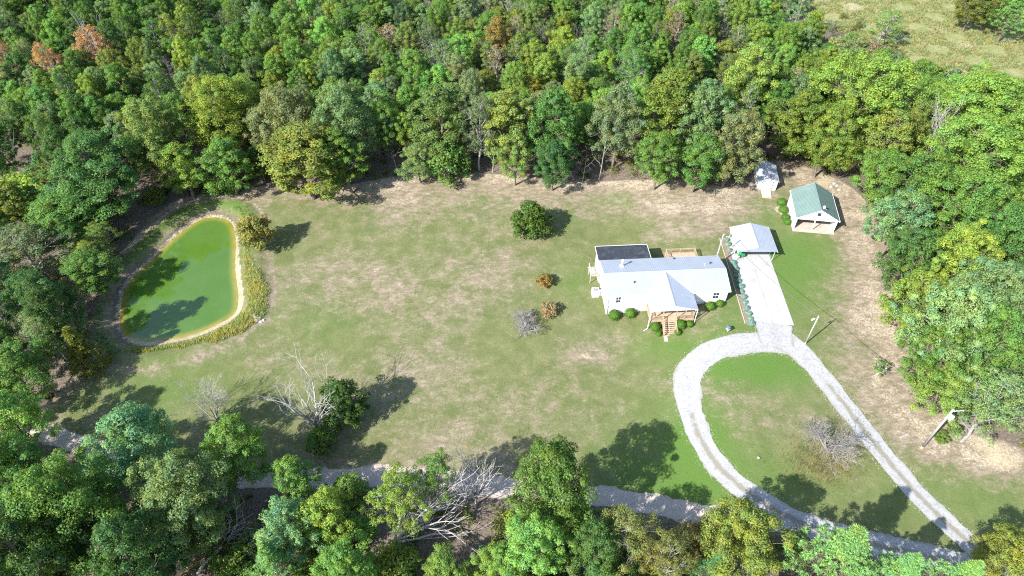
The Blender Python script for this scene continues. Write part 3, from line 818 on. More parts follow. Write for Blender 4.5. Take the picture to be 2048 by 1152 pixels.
for yy in (CY0 + .35, -1.2, .5, CY1 - .25):
    for sx_ in (-1, 1):
        p = MB(); p.box(sx_ * 2.9 - .035, sx_ * 2.9 + .035, yy - .035, yy + .035, .05, CZE + .06); p.build('post', M['steel'], cp)
        p = MB(); p.bar((sx_ * 2.88, yy, CZE - .5), (sx_ * 2.3, yy, CZE + .2), .025); p.build('brace', M['steel'], cp)
    p = MB(); p.bar((-2.9, yy, CZE + .03), (0, yy, CZR - .08), .03); p.bar((2.9, yy, CZE + .03), (0, yy, CZR - .08), .03); p.build('rafter', M['steel'], cp)
for sx_ in (-1, 1):
    p = MB(); p.bar((sx_ * 2.9, CY0 + .4, .1), (sx_ * 2.9, CY1 - .3, .1), .03); p.build('base_rail', M['steel'], cp)
# mower under the carport
mw = empty('riding_mower', (37.3, 82.1, .065), radians(18), 'green riding mower parked under the left front of the carport', 'mower')
b_ = MB(); b_.hexa([(-.32, -.95, .3), (.32, -.95, .3), (.36, .1, .3), (-.36, .1, .3)], [(-.22, -.85, .78), (.22, -.85, .78), (.3, .05, .92), (-.3, .05, .92)]); b_.build('hood', M['mower'], mw)
b_ = MB(); b_.hexa([(-.45, .1, .25), (.45, .1, .25), (.45, .95, .25), (-.45, .95, .25)], [(-.42, .12, .55), (.42, .12, .55), (.4, .9, .62), (-.4, .9, .62)]); b_.build('body', M['mower'], mw)
b_ = MB(); b_.box(-.25, .25, .35, .8, .63, .74); b_.box(-.25, .25, .72, .84, .74, 1.1); b_.build('seat', M['yellow'], mw)
b_ = MB(); b_.bar((0, .05, .85), (0, .2, 1.02), .03, 6); b_.bar((0, .18, 1.02), (0, .21, 1.05), .2, 12); b_.build('steering_wheel', M['tyre'], mw)
b_ = MB(); b_.box(-.6, .6, -.25, .35, .12, .24); b_.build('mower_deck', M['mower'], mw)
for sx_, yy, rr, ww in ((-1, -.65, .2, .16), (1, -.65, .2, .16), (-1, .6, .28, .24), (1, .6, .28, .24)):
    b_ = MB(); x = sx_ * .42; b_.bar((x - ww / 2, yy, rr), (x + ww / 2, yy, rr), rr, 14); wh = b_.build('wheel', M['tyre'], mw)
    b_ = MB(); b_.bar((x - ww / 2 - .01, yy, rr), (x + ww / 2 + .01, yy, rr), rr * .5, 10); b_.build('rim', M['yellow'], wh)

# ------------------------------------------------------------------ garage with green roof
ga = empty('garage', (47.35, 88.0, 0), radians(-7.5), 'white open-fronted garage with green metal gable roof', 'garage')
GW, GD, GE, GR = 7.05, 7.35, 2.7, 4.75
r = MB()
ribbed(r, (0, GD, GE), (0, 0, GE), (GW/2, GD, GR), (GW/2, 0, GR), .3, .012, .02)
ribbed(r, (GW, 0, GE), (GW, GD, GE), (GW/2, 0, GR), (GW/2, GD, GR), .3, .012, .02)
gr = r.build('roof', M['groof'], ga)
c_ = MB(); c_.prism([(GW/2 - .16, 0, GR - .07), (GW/2, 0, GR + .04), (GW/2 + .16, 0, GR - .07)], (0, GD, 0)); c_.build('ridge_cap', M['groof'], gr)
e_ = MB()
for xa in (-.06, GW - .02): e_.box(xa, xa + .08, 0, GD, GE - .14, GE - .01)
for yy in (-.03, GD - .02):
    for xa in (0, GW): e_.prism([(xa, yy, GE - .16), (GW/2, yy, GR - .16), (GW/2, yy, GR - .015), (xa, yy, GE - .015)], (0, .05, 0))
e_.build('edge_trim', M['trim'], gr)
wl = .22
a_ = MB(); a_.box(wl, wl + .14, .35, GD - .25, .12, GE - .02); a_.build('side_wall', M['siding'], ga)
a_ = MB(); a_.box(GW - wl - .14, GW - wl, .35, GD - .25, .12, GE - .02); a_.build('side_wall', M['siding'], ga)
a_ = MB(); a_.box(wl + .15, GW - wl - .15, GD - .4, GD - .26, .12, GE - .02); a_.prism([(.3, GD - .4, GE - .02), (GW - .3, GD - .4, GE - .02), (GW/2, GD - .4, GR - .12)], (0, .12, 0)); a_.build('back_wall', M['interior'], ga)
a_ = MB(); a_.prism([(.25, .22, GE - .35), (.25, .22, GE + .02), (GW/2, .22, GR - .14), (GW - .25, .22, GE + .02), (GW - .25, .22, GE - .35)], (0, .12, 0)); gbl = a_.build('front_gable', M['siding'], ga)
a_ = MB(); a_.box(GW/2 - .34, GW/2 + .22, .19, .215, 3.35, 4.0); a_.build('gable_window', M['glass'], gbl)
for xx in (wl + .07, GW/2 - .25, GW - wl - .07):
    a_ = MB(); a_.box(xx - .06, xx + .06, .24, .34, .12, GE - .36); a_.build('front_post', M['trim'], ga)
a_ = MB(); a_.box(.1, GW - .1, -.25, GD - .2, -.3, .12); a_.build('floor_slab', M['oldconc'], ga)
a_ = MB(); a_.box(1.3, 2.3, GD - 1.6, GD - .5, .12, .95); a_.box(3.6, 5.6, GD - 1.2, GD - .5, .12, 1.0); a_.build('workbench', M['oldwood'], ga)
a_ = MB(); a_.bar((GW/2 + .3, .55, GR - .25), (GW/2 + .3, .55, GR + .35), .02, 6); a_.bar((GW/2 + .3, .5, GR + .35), (GW/2 + .3, .42, GR + .4), .22, 12); a_.bar((GW/2 + .3, .5, GR + .2), (GW/2 + .75, .2, GR + .1), .015, 5); a_.build('satellite_dish', M['acwhite'], gr)

# ------------------------------------------------------------------ shed
shd = empty('garden_shed', (43.75, 98.75, 0), radians(-7.5), 'small white garden shed with double doors and a ramp', 'shed')
SW, SD, SE, SR = 3.55, 4.9, 2.12, 2.85
a_ = MB(); a_.box(.1, SW - .1, .1, SD - .1, .15, SE); a_.prism([(.1, .1, SE), (SW - .1, .1, SE), (SW/2, .1, SR - .08)], (0, SD - .2, 0)); a_.build('wall', M['siding'], shd)
a_ = MB(); a_.box(.15, SW - .15, .15, SD - .15, -.2, .15); a_.build('skids', M['oldwood'], shd)
r = MB()
for xa, xb in ((-.1, SW/2), (SW + .1, SW/2)):
    za = SE - .05
    r.hexa([(xa, -.12, za), (xb, -.12, SR - .03), (xb, SD + .12, SR - .03), (xa, SD + .12, za)], [(xa, -.12, za + .06), (xb, -.12, SR + .03), (xb, SD + .12, SR + .03), (xa, SD + .12, za + .06)])
sr = r.build('roof', M['shed_roof'], shd)
a_ = MB(); a_.prism([(SW/2 - .12, -.13, SR), (SW/2, -.13, SR + .06), (SW/2 + .12, -.13, SR)], (0, SD + .26, 0)); a_.build('ridge_cap', M['shed_roof'], sr)
for xa in (.92, 1.79):
    d_ = MB(); d_.box(xa, xa + .84, .05, .095, .2, 1.9); dd = d_.build('door', M['siding'], shd)
    for za, zb in ((.28, 1.0), (1.1, 1.82)):
        q = MB(); q.box(xa + .07, xa + .77, .035, .049, za, zb); q.build('door_panel', M['trim'], dd)
    q = MB(); q.box(xa + (.72 if xa < 1.5 else .06), xa + (.78 if xa < 1.5 else .12), .0, .034, 1.02, 1.08); q.build('handle', M['dark'], dd)
a_ = MB(); a_.box(.82, .9, .04, .095, .2, 1.99); a_.box(2.65, 2.73, .04, .095, .2, 1.99); a_.box(.9, 2.65, .04, .095, 1.91, 1.99); a_.box(1.765, 1.785, .06, .097, .2, 1.9); a_.build('door_frame', M['dark'], shd)
for k in range(10):
    t0, t1 = k / 10, (k + 1) / 10 - .012
    a_ = MB(); ya, yb = .02 - 2.2 * t0, .02 - 2.2 * t1; za, zb = .2 - .15 * t0, .2 - .15 * t1
    a_.hexa([(.95, yb, zb - .05), (2.6, yb, zb - .05), (2.6, ya, za - .05), (.95, ya, za - .05)], [(.95, yb, zb), (2.6, yb, zb), (2.6, ya, za), (.95, ya, za)])
    a_.build('ramp_board', M['oldwood' if k < 8 else 'wood'], shd)

# ------------------------------------------------------------------ utility poles and wires
def pole(px, py, h, rr, label, mat='polewood'):
    x, y, z = G(px, py)
    o = empty('utility_pole', (x, y, z), 0, label, 'utility pole', 'utility poles')
    p = MB(); p.bar((0, 0, .45), (0, 0, h), rr, 10, rr * .72); p.build('shaft', M[mat], o, True)
    p = MB(); p.bar((0, 0, -.4), (0, 0, .45), rr * 1.04, 10, rr * 1.01); p.build('foot', M['polebase'], o, True)
    return o, (x, y, z + h)
p1, T1 = pole(1610, 688, 6.15, .10, 'thin pale pole with a yard lamp standing on the lawn right of the drive', 'palepole')
a_ = MB(); a_.bar((0, 0, 5.9), (-.75, -.35, 6.05), .03, 6); a_.build('lamp_arm', M['steel'], p1)
a_ = MB(); a_.bar((-.7, -.33, 6.0), (-1.05, -.49, 5.95), .14, 10, .1); a_.build('lamp_head', M['acwhite'], p1)
a_ = MB(); a_.bar((0, 0, 6.1), (0, 0, 6.3), .05, 8); a_.build('insulator', M['porcelain'], p1)
p2, T2 = pole(1843, 896, 9.0, .17, 'tall grey wooden pole with a white transformer at the lower right')
a_ = MB(); a_.bar((.2, -.28, 7.2), (.2, -.28, 8.0), .27, 14); a_.build('transformer', M['acwhite'], p2, True)
a_ = MB(); a_.bar((0, 0, 8.5), (1.4, .1, 8.55), .045, 6); a_.build('bracket', M['steel'], p2)
for xx in (.25, .5, 1.35):
    a_ = MB(); a_.bar((xx, .02, 8.55), (xx, .02, 8.75), .05, 8); a_.build('insulator', M['porcelain'], p2)
x3, y3 = ray(1447, 469, 7.0)
p3 = empty('utility_pole', (x3, y3, 0), 0, 'slender pale pole between the house and the carport', 'utility pole', 'utility poles')
a_ = MB(); a_.bar((0, 0, -.4), (0, 0, 7.0), .11, 10, .08); a_.build('shaft', M['palepole'], p3, True)
a_ = MB(); a_.box(-.25, .25, -.12, -.08, 1.2, 1.9); a_.build('meter_box', M['steel'], p3)
a_ = MB(); a_.bar((0, 0, 6.9), (.2, 0, 7.05), .05, 8); a_.build('insulator', M['porcelain'], p3)
def wire(a, b, sag, label, rr=.016):
    mb = MB(); n = 22; pts = []
    for i in range(n + 1):
        t = i / n; pts.append((a[0] + (b[0] - a[0]) * t, a[1] + (b[1] - a[1]) * t, a[2] + (b[2] - a[2]) * t - sag * 4 * t * (1 - t)))
    for i in range(n): mb.bar(pts[i], pts[i + 1], rr, 5)
    mb.build('power_line', M['wire'], label=label, cat='power line', group='overhead wires')
wire(T1, (x3, y3, 6.95), .6, 'overhead wire from the yard lamp pole to the pole beside the house', .025)
wire(T1, (T2[0], T2[1], T2[2] - 1.2), .7, 'overhead wire from the yard lamp pole to the transformer pole', .025)
wire((T2[0] + 1.35, T2[1], T2[2] - .3), (T2[0] + 70, T2[1] - 8, T2[2]), 1.2, 'upper wire running right from the transformer pole')
wire((T2[0], T2[1], T2[2] - 1.4), (T2[0] + 70, T2[1] - 9, T2[2] - 1.2), 1.2, 'lower wire running right from the transformer pole')
wire((x3, y3, 6.85), (HO[0] + 17.5, HO[1] + 8.2, 2.9), .2, 'short service wire from the slender pole to the house roof')

# ------------------------------------------------------------------ leaves, trees
def unit(v): return v / (np.linalg.norm(v, axis=-1, keepdims=True) + 1e-9)

def leaf_quads(rng, C, Nn, L, W):
    """one diamond-shaped leaf spray per centre; returns verts, faces"""
    n = len(C)
    r = unit(rng.normal(size=(n, 3)))
    t = unit(np.cross(Nn, r)); b = np.cross(Nn, t)
    L = np.asarray(L).reshape(-1, 1) * np.ones((n, 1)); W = np.asarray(W).reshape(-1, 1) * np.ones((n, 1))
    fold = Nn * (W * .35)
    V = np.stack([C - t * L * .5, C + b * W * .5 + fold, C + t * L * .5, C - b * W * .5 + fold], 1).reshape(-1, 3)
    F = np.arange(n * 4).reshape(-1, 4)
    return V, F

def tubes(segs, sides=5):
    """segs: list of (p0, p1, r0, r1)"""
    P0 = np.array([s[0] for s in segs], float); P1 = np.array([s[1] for s in segs], float)
    R0 = np.array([s[2] for s in segs])[:, None]; R1 = np.array([s[3] for s in segs])[:, None]
    d = unit(P1 - P0); ref = np.where(np.abs(d[:, 2:3]) > .9, np.array([[1.0, 0, 0]]), np.array([[0, 0, 1.0]]))
    u = unit(np.cross(d, ref)); v = np.cross(d, u)
    n = len(segs); V = np.zeros((n, 2 * sides, 3))
    for i in range(sides):
        a = 2 * pi * i / sides
        o = cos(a) * u + sin(a) * v
        V[:, i] = P0 + o * R0; V[:, sides + i] = P1 + o * R1
    F = np.concatenate([np.arange(n)[:, None] * 2 * sides + np.array([[i, (i + 1) % sides, sides + (i + 1) % sides, sides + i]]) for i in range(sides)])
    return V.reshape(-1, 3), F

def limb(rng, a, b, r0, r1, segs, bend=.12, n=3):
    a = np.array(a, float); b = np.array(b, float); L = np.linalg.norm(b - a)
    pts = [a]
    for i in range(1, n):
        t = i / n; pts.append(a + (b - a) * t + rng.normal(0, bend * L * .5, 3) + np.array((0, 0, bend * L * sin(pi * t))))
    pts.append(b)
    for i in range(n):
        segs.append((pts[i], pts[i + 1], r0 + (r1 - r0) * i / n, r0 + (r1 - r0) * (i + 1) / n))
    return pts

def clump_leaves(rng, C, RC, n, flat, upb=.35):
    """leaves on and in lumpy clumps"""
    k = len(C); idx = np.repeat(np.arange(k), n)
    d = unit(rng.normal(size=(k * n, 3)) + np.array([0, 0, upb]))
    rad = rng.uniform(.25, 1, k * n) ** .45
    lump = 1 + .25 * np.sin(d[:, 0] * 5 + idx) * np.sin(d[:, 1] * 5 + idx * 1.7) + .15 * np.sin(d[:, 2] * 7 + idx * .6)
    P = C[idx] + d * (RC[idx] * rad * lump)[:, None] * np.c_[np.ones(k * n), np.ones(k * n), (flat[idx] if isinstance(flat, np.ndarray) else np.full(k * n, flat))]
    nn = unit(d * .75 + np.array([0, 0, .45]) + rng.normal(size=(k * n, 3)) * .40)
    return P, nn, idx

def make_broad(seed, h=16., R=4.2, cb=.22, K=72, n=135, leaf=.36, rcs=1.0, egg=.15, lob=.2, drop=0.0, limbs=9, tint=1):
    rng = np.random.default_rng(seed)
    tr = []; br = []
    top = np.array((rng.normal(0, .5), rng.normal(0, .5), h * .82))
    tp = limb(rng, (0, 0, -.4), top, .27, .07, tr, .02, 6)
    nodes = [np.array(p) for p in tp[2:]]
    ga_ = 2.39996
    for i in range(limbs):
        t = .22 + .55 * i / limbs
        a = top * t; az = i * ga_ + rng.normal(0, .3)
        rr = R * (.62 - .25 * t) * rng.uniform(.8, 1.2)
        e = a + np.array((cos(az) * rr, sin(az) * rr, h * rng.uniform(.10, .2)))
        pts = limb(rng, a, e, .11, .05, br, .08, 3); nodes += [pts[2], pts[3]]
    zc, rz = h * (1 + cb) / 2, h * (1 - cb) / 2
    ph = rng.uniform(0, 6.28, 4); C = []
    for i in range(K):
        z = 1 - 1.75 * (i + .5) / K
        az = i * ga_ + rng.normal(0, .25)
        q = math.sqrt(max(0, 1 - z * z)) * (1 - egg * z)
        lobe = 1 + lob * cos(3 * az + ph[0]) + lob * .7 * cos(5 * az + ph[1] + 2 * z) + .1 * cos(7 * z + ph[2])
        f_ = rng.uniform(.62, 1.04)
        if rng.random() < drop: continue
        C.append((cos(az) * q * R * lobe * f_, sin(az) * q * R * lobe * f_, zc + z * rz * rng.uniform(.85, 1.0)))
    for i in range(K // 4):
        az = rng.uniform(0, 6.28); z = rng.uniform(-.6, .6); q = rng.uniform(.15, .5)
        C.append((cos(az) * q * R, sin(az) * q * R, zc + z * rz))
    C = np.array(C); RC = rng.uniform(.55, 1.45, len(C)) * rcs * (R / 4.2)
    nd = np.array(nodes)
    for c in C:
        dd = np.linalg.norm(nd - c + np.array((0, 0, .8)), axis=1); j = int(np.argmin(dd))
        limb(rng, nd[j], c, .045, .014, br, .1, 2)
    P, nn, idx = clump_leaves(rng, C, RC, n, rng.uniform(.5, .95, len(C)))
    keep = P[:, 2] > .4
    P, nn, idx = P[keep], nn[keep], idx[keep]
    V, F = leaf_quads(rng, P, nn, rng.uniform(.7, 1.25, len(P)) * leaf, rng.uniform(.7, 1.2, len(P)) * leaf * .68)
    cl = rng.uniform(0, 1, len(C))
    lv = np.clip(.62 * rng.uniform(0, 1, len(P)) + .38 * cl[idx], 0, 1)
    crown = mesh_np('crown', V, F, M['leaf'], False, lv=('FACE', lv))
    Vt, Ft = tubes(tr, 7); trunk = mesh_np('trunk', Vt, Ft, M['greybark' if drop else 'bark'], True)
    Vb, Fb = tubes(br, 4); branches = mesh_np('branches', Vb, Fb, M['greybark' if drop else 'bark'], True)
    return dict(h=h, R=R, trunk=trunk, branches=branches, crown=crown)

def grow(rng, p, d, L, r, lvl, segs, spread, up, kids):
    n = 3; a = np.array(p, float); d = unit(np.array(d, float))
    r_end = r * (.55 if lvl else .35)
    for i in range(n):
        d = unit(d + rng.normal(0, .13, 3) + np.array((0, 0, up)))
        b = a + d * L / n
        r0 = r + (r_end - r) * i / n; r1 = r + (r_end - r) * (i + 1) / n
        segs[lvl].append((a, b, r0, r1))
        a = b
        if lvl > 0:
            nk = kids if i else max(1, kids - 1)
            for _ in range(nk if i < n - 1 else nk + 1):
                s = unit(rng.normal(size=3)); s = unit(np.cross(d, s))
                dd = unit(d * rng.uniform(.5, 1.0) + s * spread * rng.uniform(.6, 1.2))
                grow(rng, a, dd, L * rng.uniform(.42, .68), r1 * rng.uniform(.45, .62), lvl - 1, segs, spread, up, kids)

def make_bare(seed, h=12., mat='greybark', spread=.8, up=.1, kids=2, trunk_f=.5, levels=3, stems=1, r=.18, twig=.9):
    rng = np.random.default_rng(seed)
    segs = {i: [] for i in range(levels + 1)}
    for s in range(stems):
        a = 2 * pi * s / max(1, stems) + rng.uniform(0, 1)
        d = (cos(a) * .45, sin(a) * .45, 1) if stems > 1 else (rng.normal(0, .06), rng.normal(0, .06), 1)
        grow(rng, (0, 0, -.3), d, h * trunk_f, r, levels, segs, spread, up, kids)
    zmax = max(s[1][2] for k in segs for s in segs[k]); rmax = np.percentile([hypot(s[1][0], s[1][1]) for k in segs for s in segs[k]], 92)
    main = segs[levels]; rest = [s for k in range(levels) for s in segs[k]]
    rest = [(a, b, max(r0, .014 * twig), max(r1, .011 * twig)) for a, b, r0, r1 in rest]
    Vt, Ft = tubes(main, 7); trunk = mesh_np('trunk', Vt, Ft, M[mat], True)
    Vb, Fb = tubes(rest, 3); branches = mesh_np('crown', Vb, Fb, M[mat], False)
    return dict(h=zmax, R=rmax, trunk=trunk, branches=None, crown=branches)

def make_pine(seed, h=16., R=3.4, cb=.3, K=150, n=46, up=.6, tuft=.62):
    rng = np.random.default_rng(seed); tr = []; br = []
    limb(rng, (0, 0, -.4), (rng.normal(0, .3), rng.normal(0, .3), h * .97), .24, .04, tr, .01, 6)
    C = []
    for i in range(K):
        t = (i + .5) / K; z = h * (cb + (1 - cb) * t)
        rr = R * (1 - t) ** .55 * (.55 + .45 * sin(pi * min(1, t * 1.6 + .15))) * math.sqrt(rng.uniform(.12, 1))
        az = i * 2.39996 + rng.normal(0, .2)
        c = np.array((cos(az) * rr, sin(az) * rr, z + rng.normal(0, .25))); C.append(c)
        limb(rng, (0, 0, z - .25 * rr), c, .035, .012, br, .03, 2)
    C = np.array(C); k = len(C); idx = np.repeat(np.arange(k), n)
    d = unit(rng.normal(size=(k * n, 3)) + np.array([0, 0, up]))
    ln = rng.uniform(.7, 1.15, k * n) * tuft
    P = C[idx] + d * (ln * .5)[:, None]
    side = unit(np.cross(d, rng.normal(size=(k * n, 3))))
    wv = .03
    V = np.stack([P - d * ln[:, None] * .5, P + side * wv, P + d * ln[:, None] * .5, P - side * wv], 1).reshape(-1, 3)
    F = np.arange(k * n * 4).reshape(-1, 4)
    lv = np.clip(.5 * rng.uniform(0, 1, k * n) + .4 * rng.uniform(0, 1, k)[idx], 0, 1)
    crown = mesh_np('crown', V, F, M['needle'], False, lv=('FACE', lv))
    Vt, Ft = tubes(tr, 7); Vb, Fb = tubes(br, 3)
    return dict(h=h, R=R, trunk=mesh_np('trunk', Vt, Ft, M['bark'], True), branches=mesh_np('branches', Vb, Fb, M['bark']), crown=crown)

VAR = {
  'broad': [make_broad(100 + i, 15.5, 4.3, .18, 96, 250, .225, .78, .12, .24) for i in range(6)],
  'big': [make_broad(150 + i, 17, 5.8, .16, 150, 270, .23, .62, .12, .26, 0, 13) for i in range(4)],
  'oval': [make_broad(200 + i, 14.5, 3.1, .14, 80, 200, .22, .88, .12, .22) for i in range(6)],
  'sparse': [make_broad(300 + i, 15.5, 4.0, .22, 90, 120, .20, .72, .15, .26, .12, 11) for i in range(4)],
  'thin': [make_broad(350 + i, 14, 2.5, .25, 56, 64, .19, .9, .2, .2, .15, 9) for i in range(4)],
  'bare': [make_bare(400 + i, 11, 'greybark', .75, .10, 2, .55, 3, 1, .15) for i in range(4)],
  'pine': [make_pine(500 + i, 16., 3.6, .3, 400, 50, .5, .36) for i in range(3)],
  'cedar': [make_pine(520 + i, 10, 2.2, .04, 260, 60, .9, .42) for i in range(2)],
  'bush': [make_broad(600 + i, 3.2, 1.7, -.05, 40, 120, .19, 1.1, .05, .15) for i in range(4)],
}
PAL = {'g': (.140, .258, .060), 'd': (.084, .172, .048), 'y': (.220, .315, .064), 'b': (.186, .288, .128), 'o': (.196, .258, .070), 'l': (.196, .350, .086),
       'z': (.220, .185, .070), 'r': (.42, .25, .15), 'k': (.200, .255, .130), 't': (.30, .25, .17), 'x': (.3, .3, .3), 'p': (.160, .310, .105), 'c': (.245, .290, .062), 'm': (.070, .140, .030)}
CNAME = {'g': 'mid green', 'd': 'dark green', 'y': 'yellow-green', 'b': 'grey-green', 'o': 'olive', 'l': 'bright lime green', 'z': 'bronze', 'r': 'orange', 'k': 'dull olive-grey', 't': 'tan', 'x': 'bare grey', 'p': 'fresh green', 'c': 'yellow', 'm': 'deep green'}
KNAME = {'broad': 'broadleaf_tree', 'big': 'broadleaf_tree', 'oval': 'slender_tree', 'sparse': 'open_crowned_tree', 'thin': 'thin_leaved_tree', 'bare': 'bare_tree', 'pine': 'pine_tree', 'cedar': 'cedar_tree', 'bush': 'bush'}
TREES = []        # (x, y, radius)
trng = np.random.default_rng(77)
vcount = {}

def plant(kind, x, y, h, r, colr, label, group=None, cat=None, variant=None, rot=None, var=.14):
    vs = VAR[kind]; k = vcount.get(kind, 0); vcount[kind] = k + 1
    v = vs[k % len(vs)] if variant is None else vs[variant]
    z = tz(x, y)
    o = empty(KNAME[kind], (x, y, z), trng.uniform(0, 2 * pi) if rot is None else rot, label, cat or ('bush' if kind == 'bush' else 'tree'), group)
    if kind in ('broad', 'big', 'oval', 'sparse', 'thin', 'bare'):
        o.rotation_euler.x, o.rotation_euler.y = trng.normal(0, .05), trng.normal(0, .05)
    s = r / v['R']; o.scale = (s, s, h / v['h'])
    t = add('trunk', v['trunk'], o)
    if v['branches']: add('branches', v['branches'], t)
    c = add('crown', v['crown'], o)
    base = PAL[colr]; j = 1 + trng.normal(0, var); hj = trng.normal(0, .08)
    c.color = (max(.01, base[0] * j * (1 + hj)), max(.01, base[1] * j), max(.01, base[2] * j * (1 - hj)), 1)
    TREES.append((x, y, r))
    return o

def at_crown(px, py, h, f=.62):
    x, y, z = G(px, py, h * f)
    return x, y

def rpx(px_r, x, y):
    return px_r * math.sqrt(x * x + y * y + 68 ** 2) / FPX

PAL['a'] = (.185, .205, .068); CNAME['a'] = 'bronze green'
plant('oval', -65.3, 65.5, 14.5, 2.9, 'd', 'narrow dark green tree shading the pond from its left bank', variant=2)
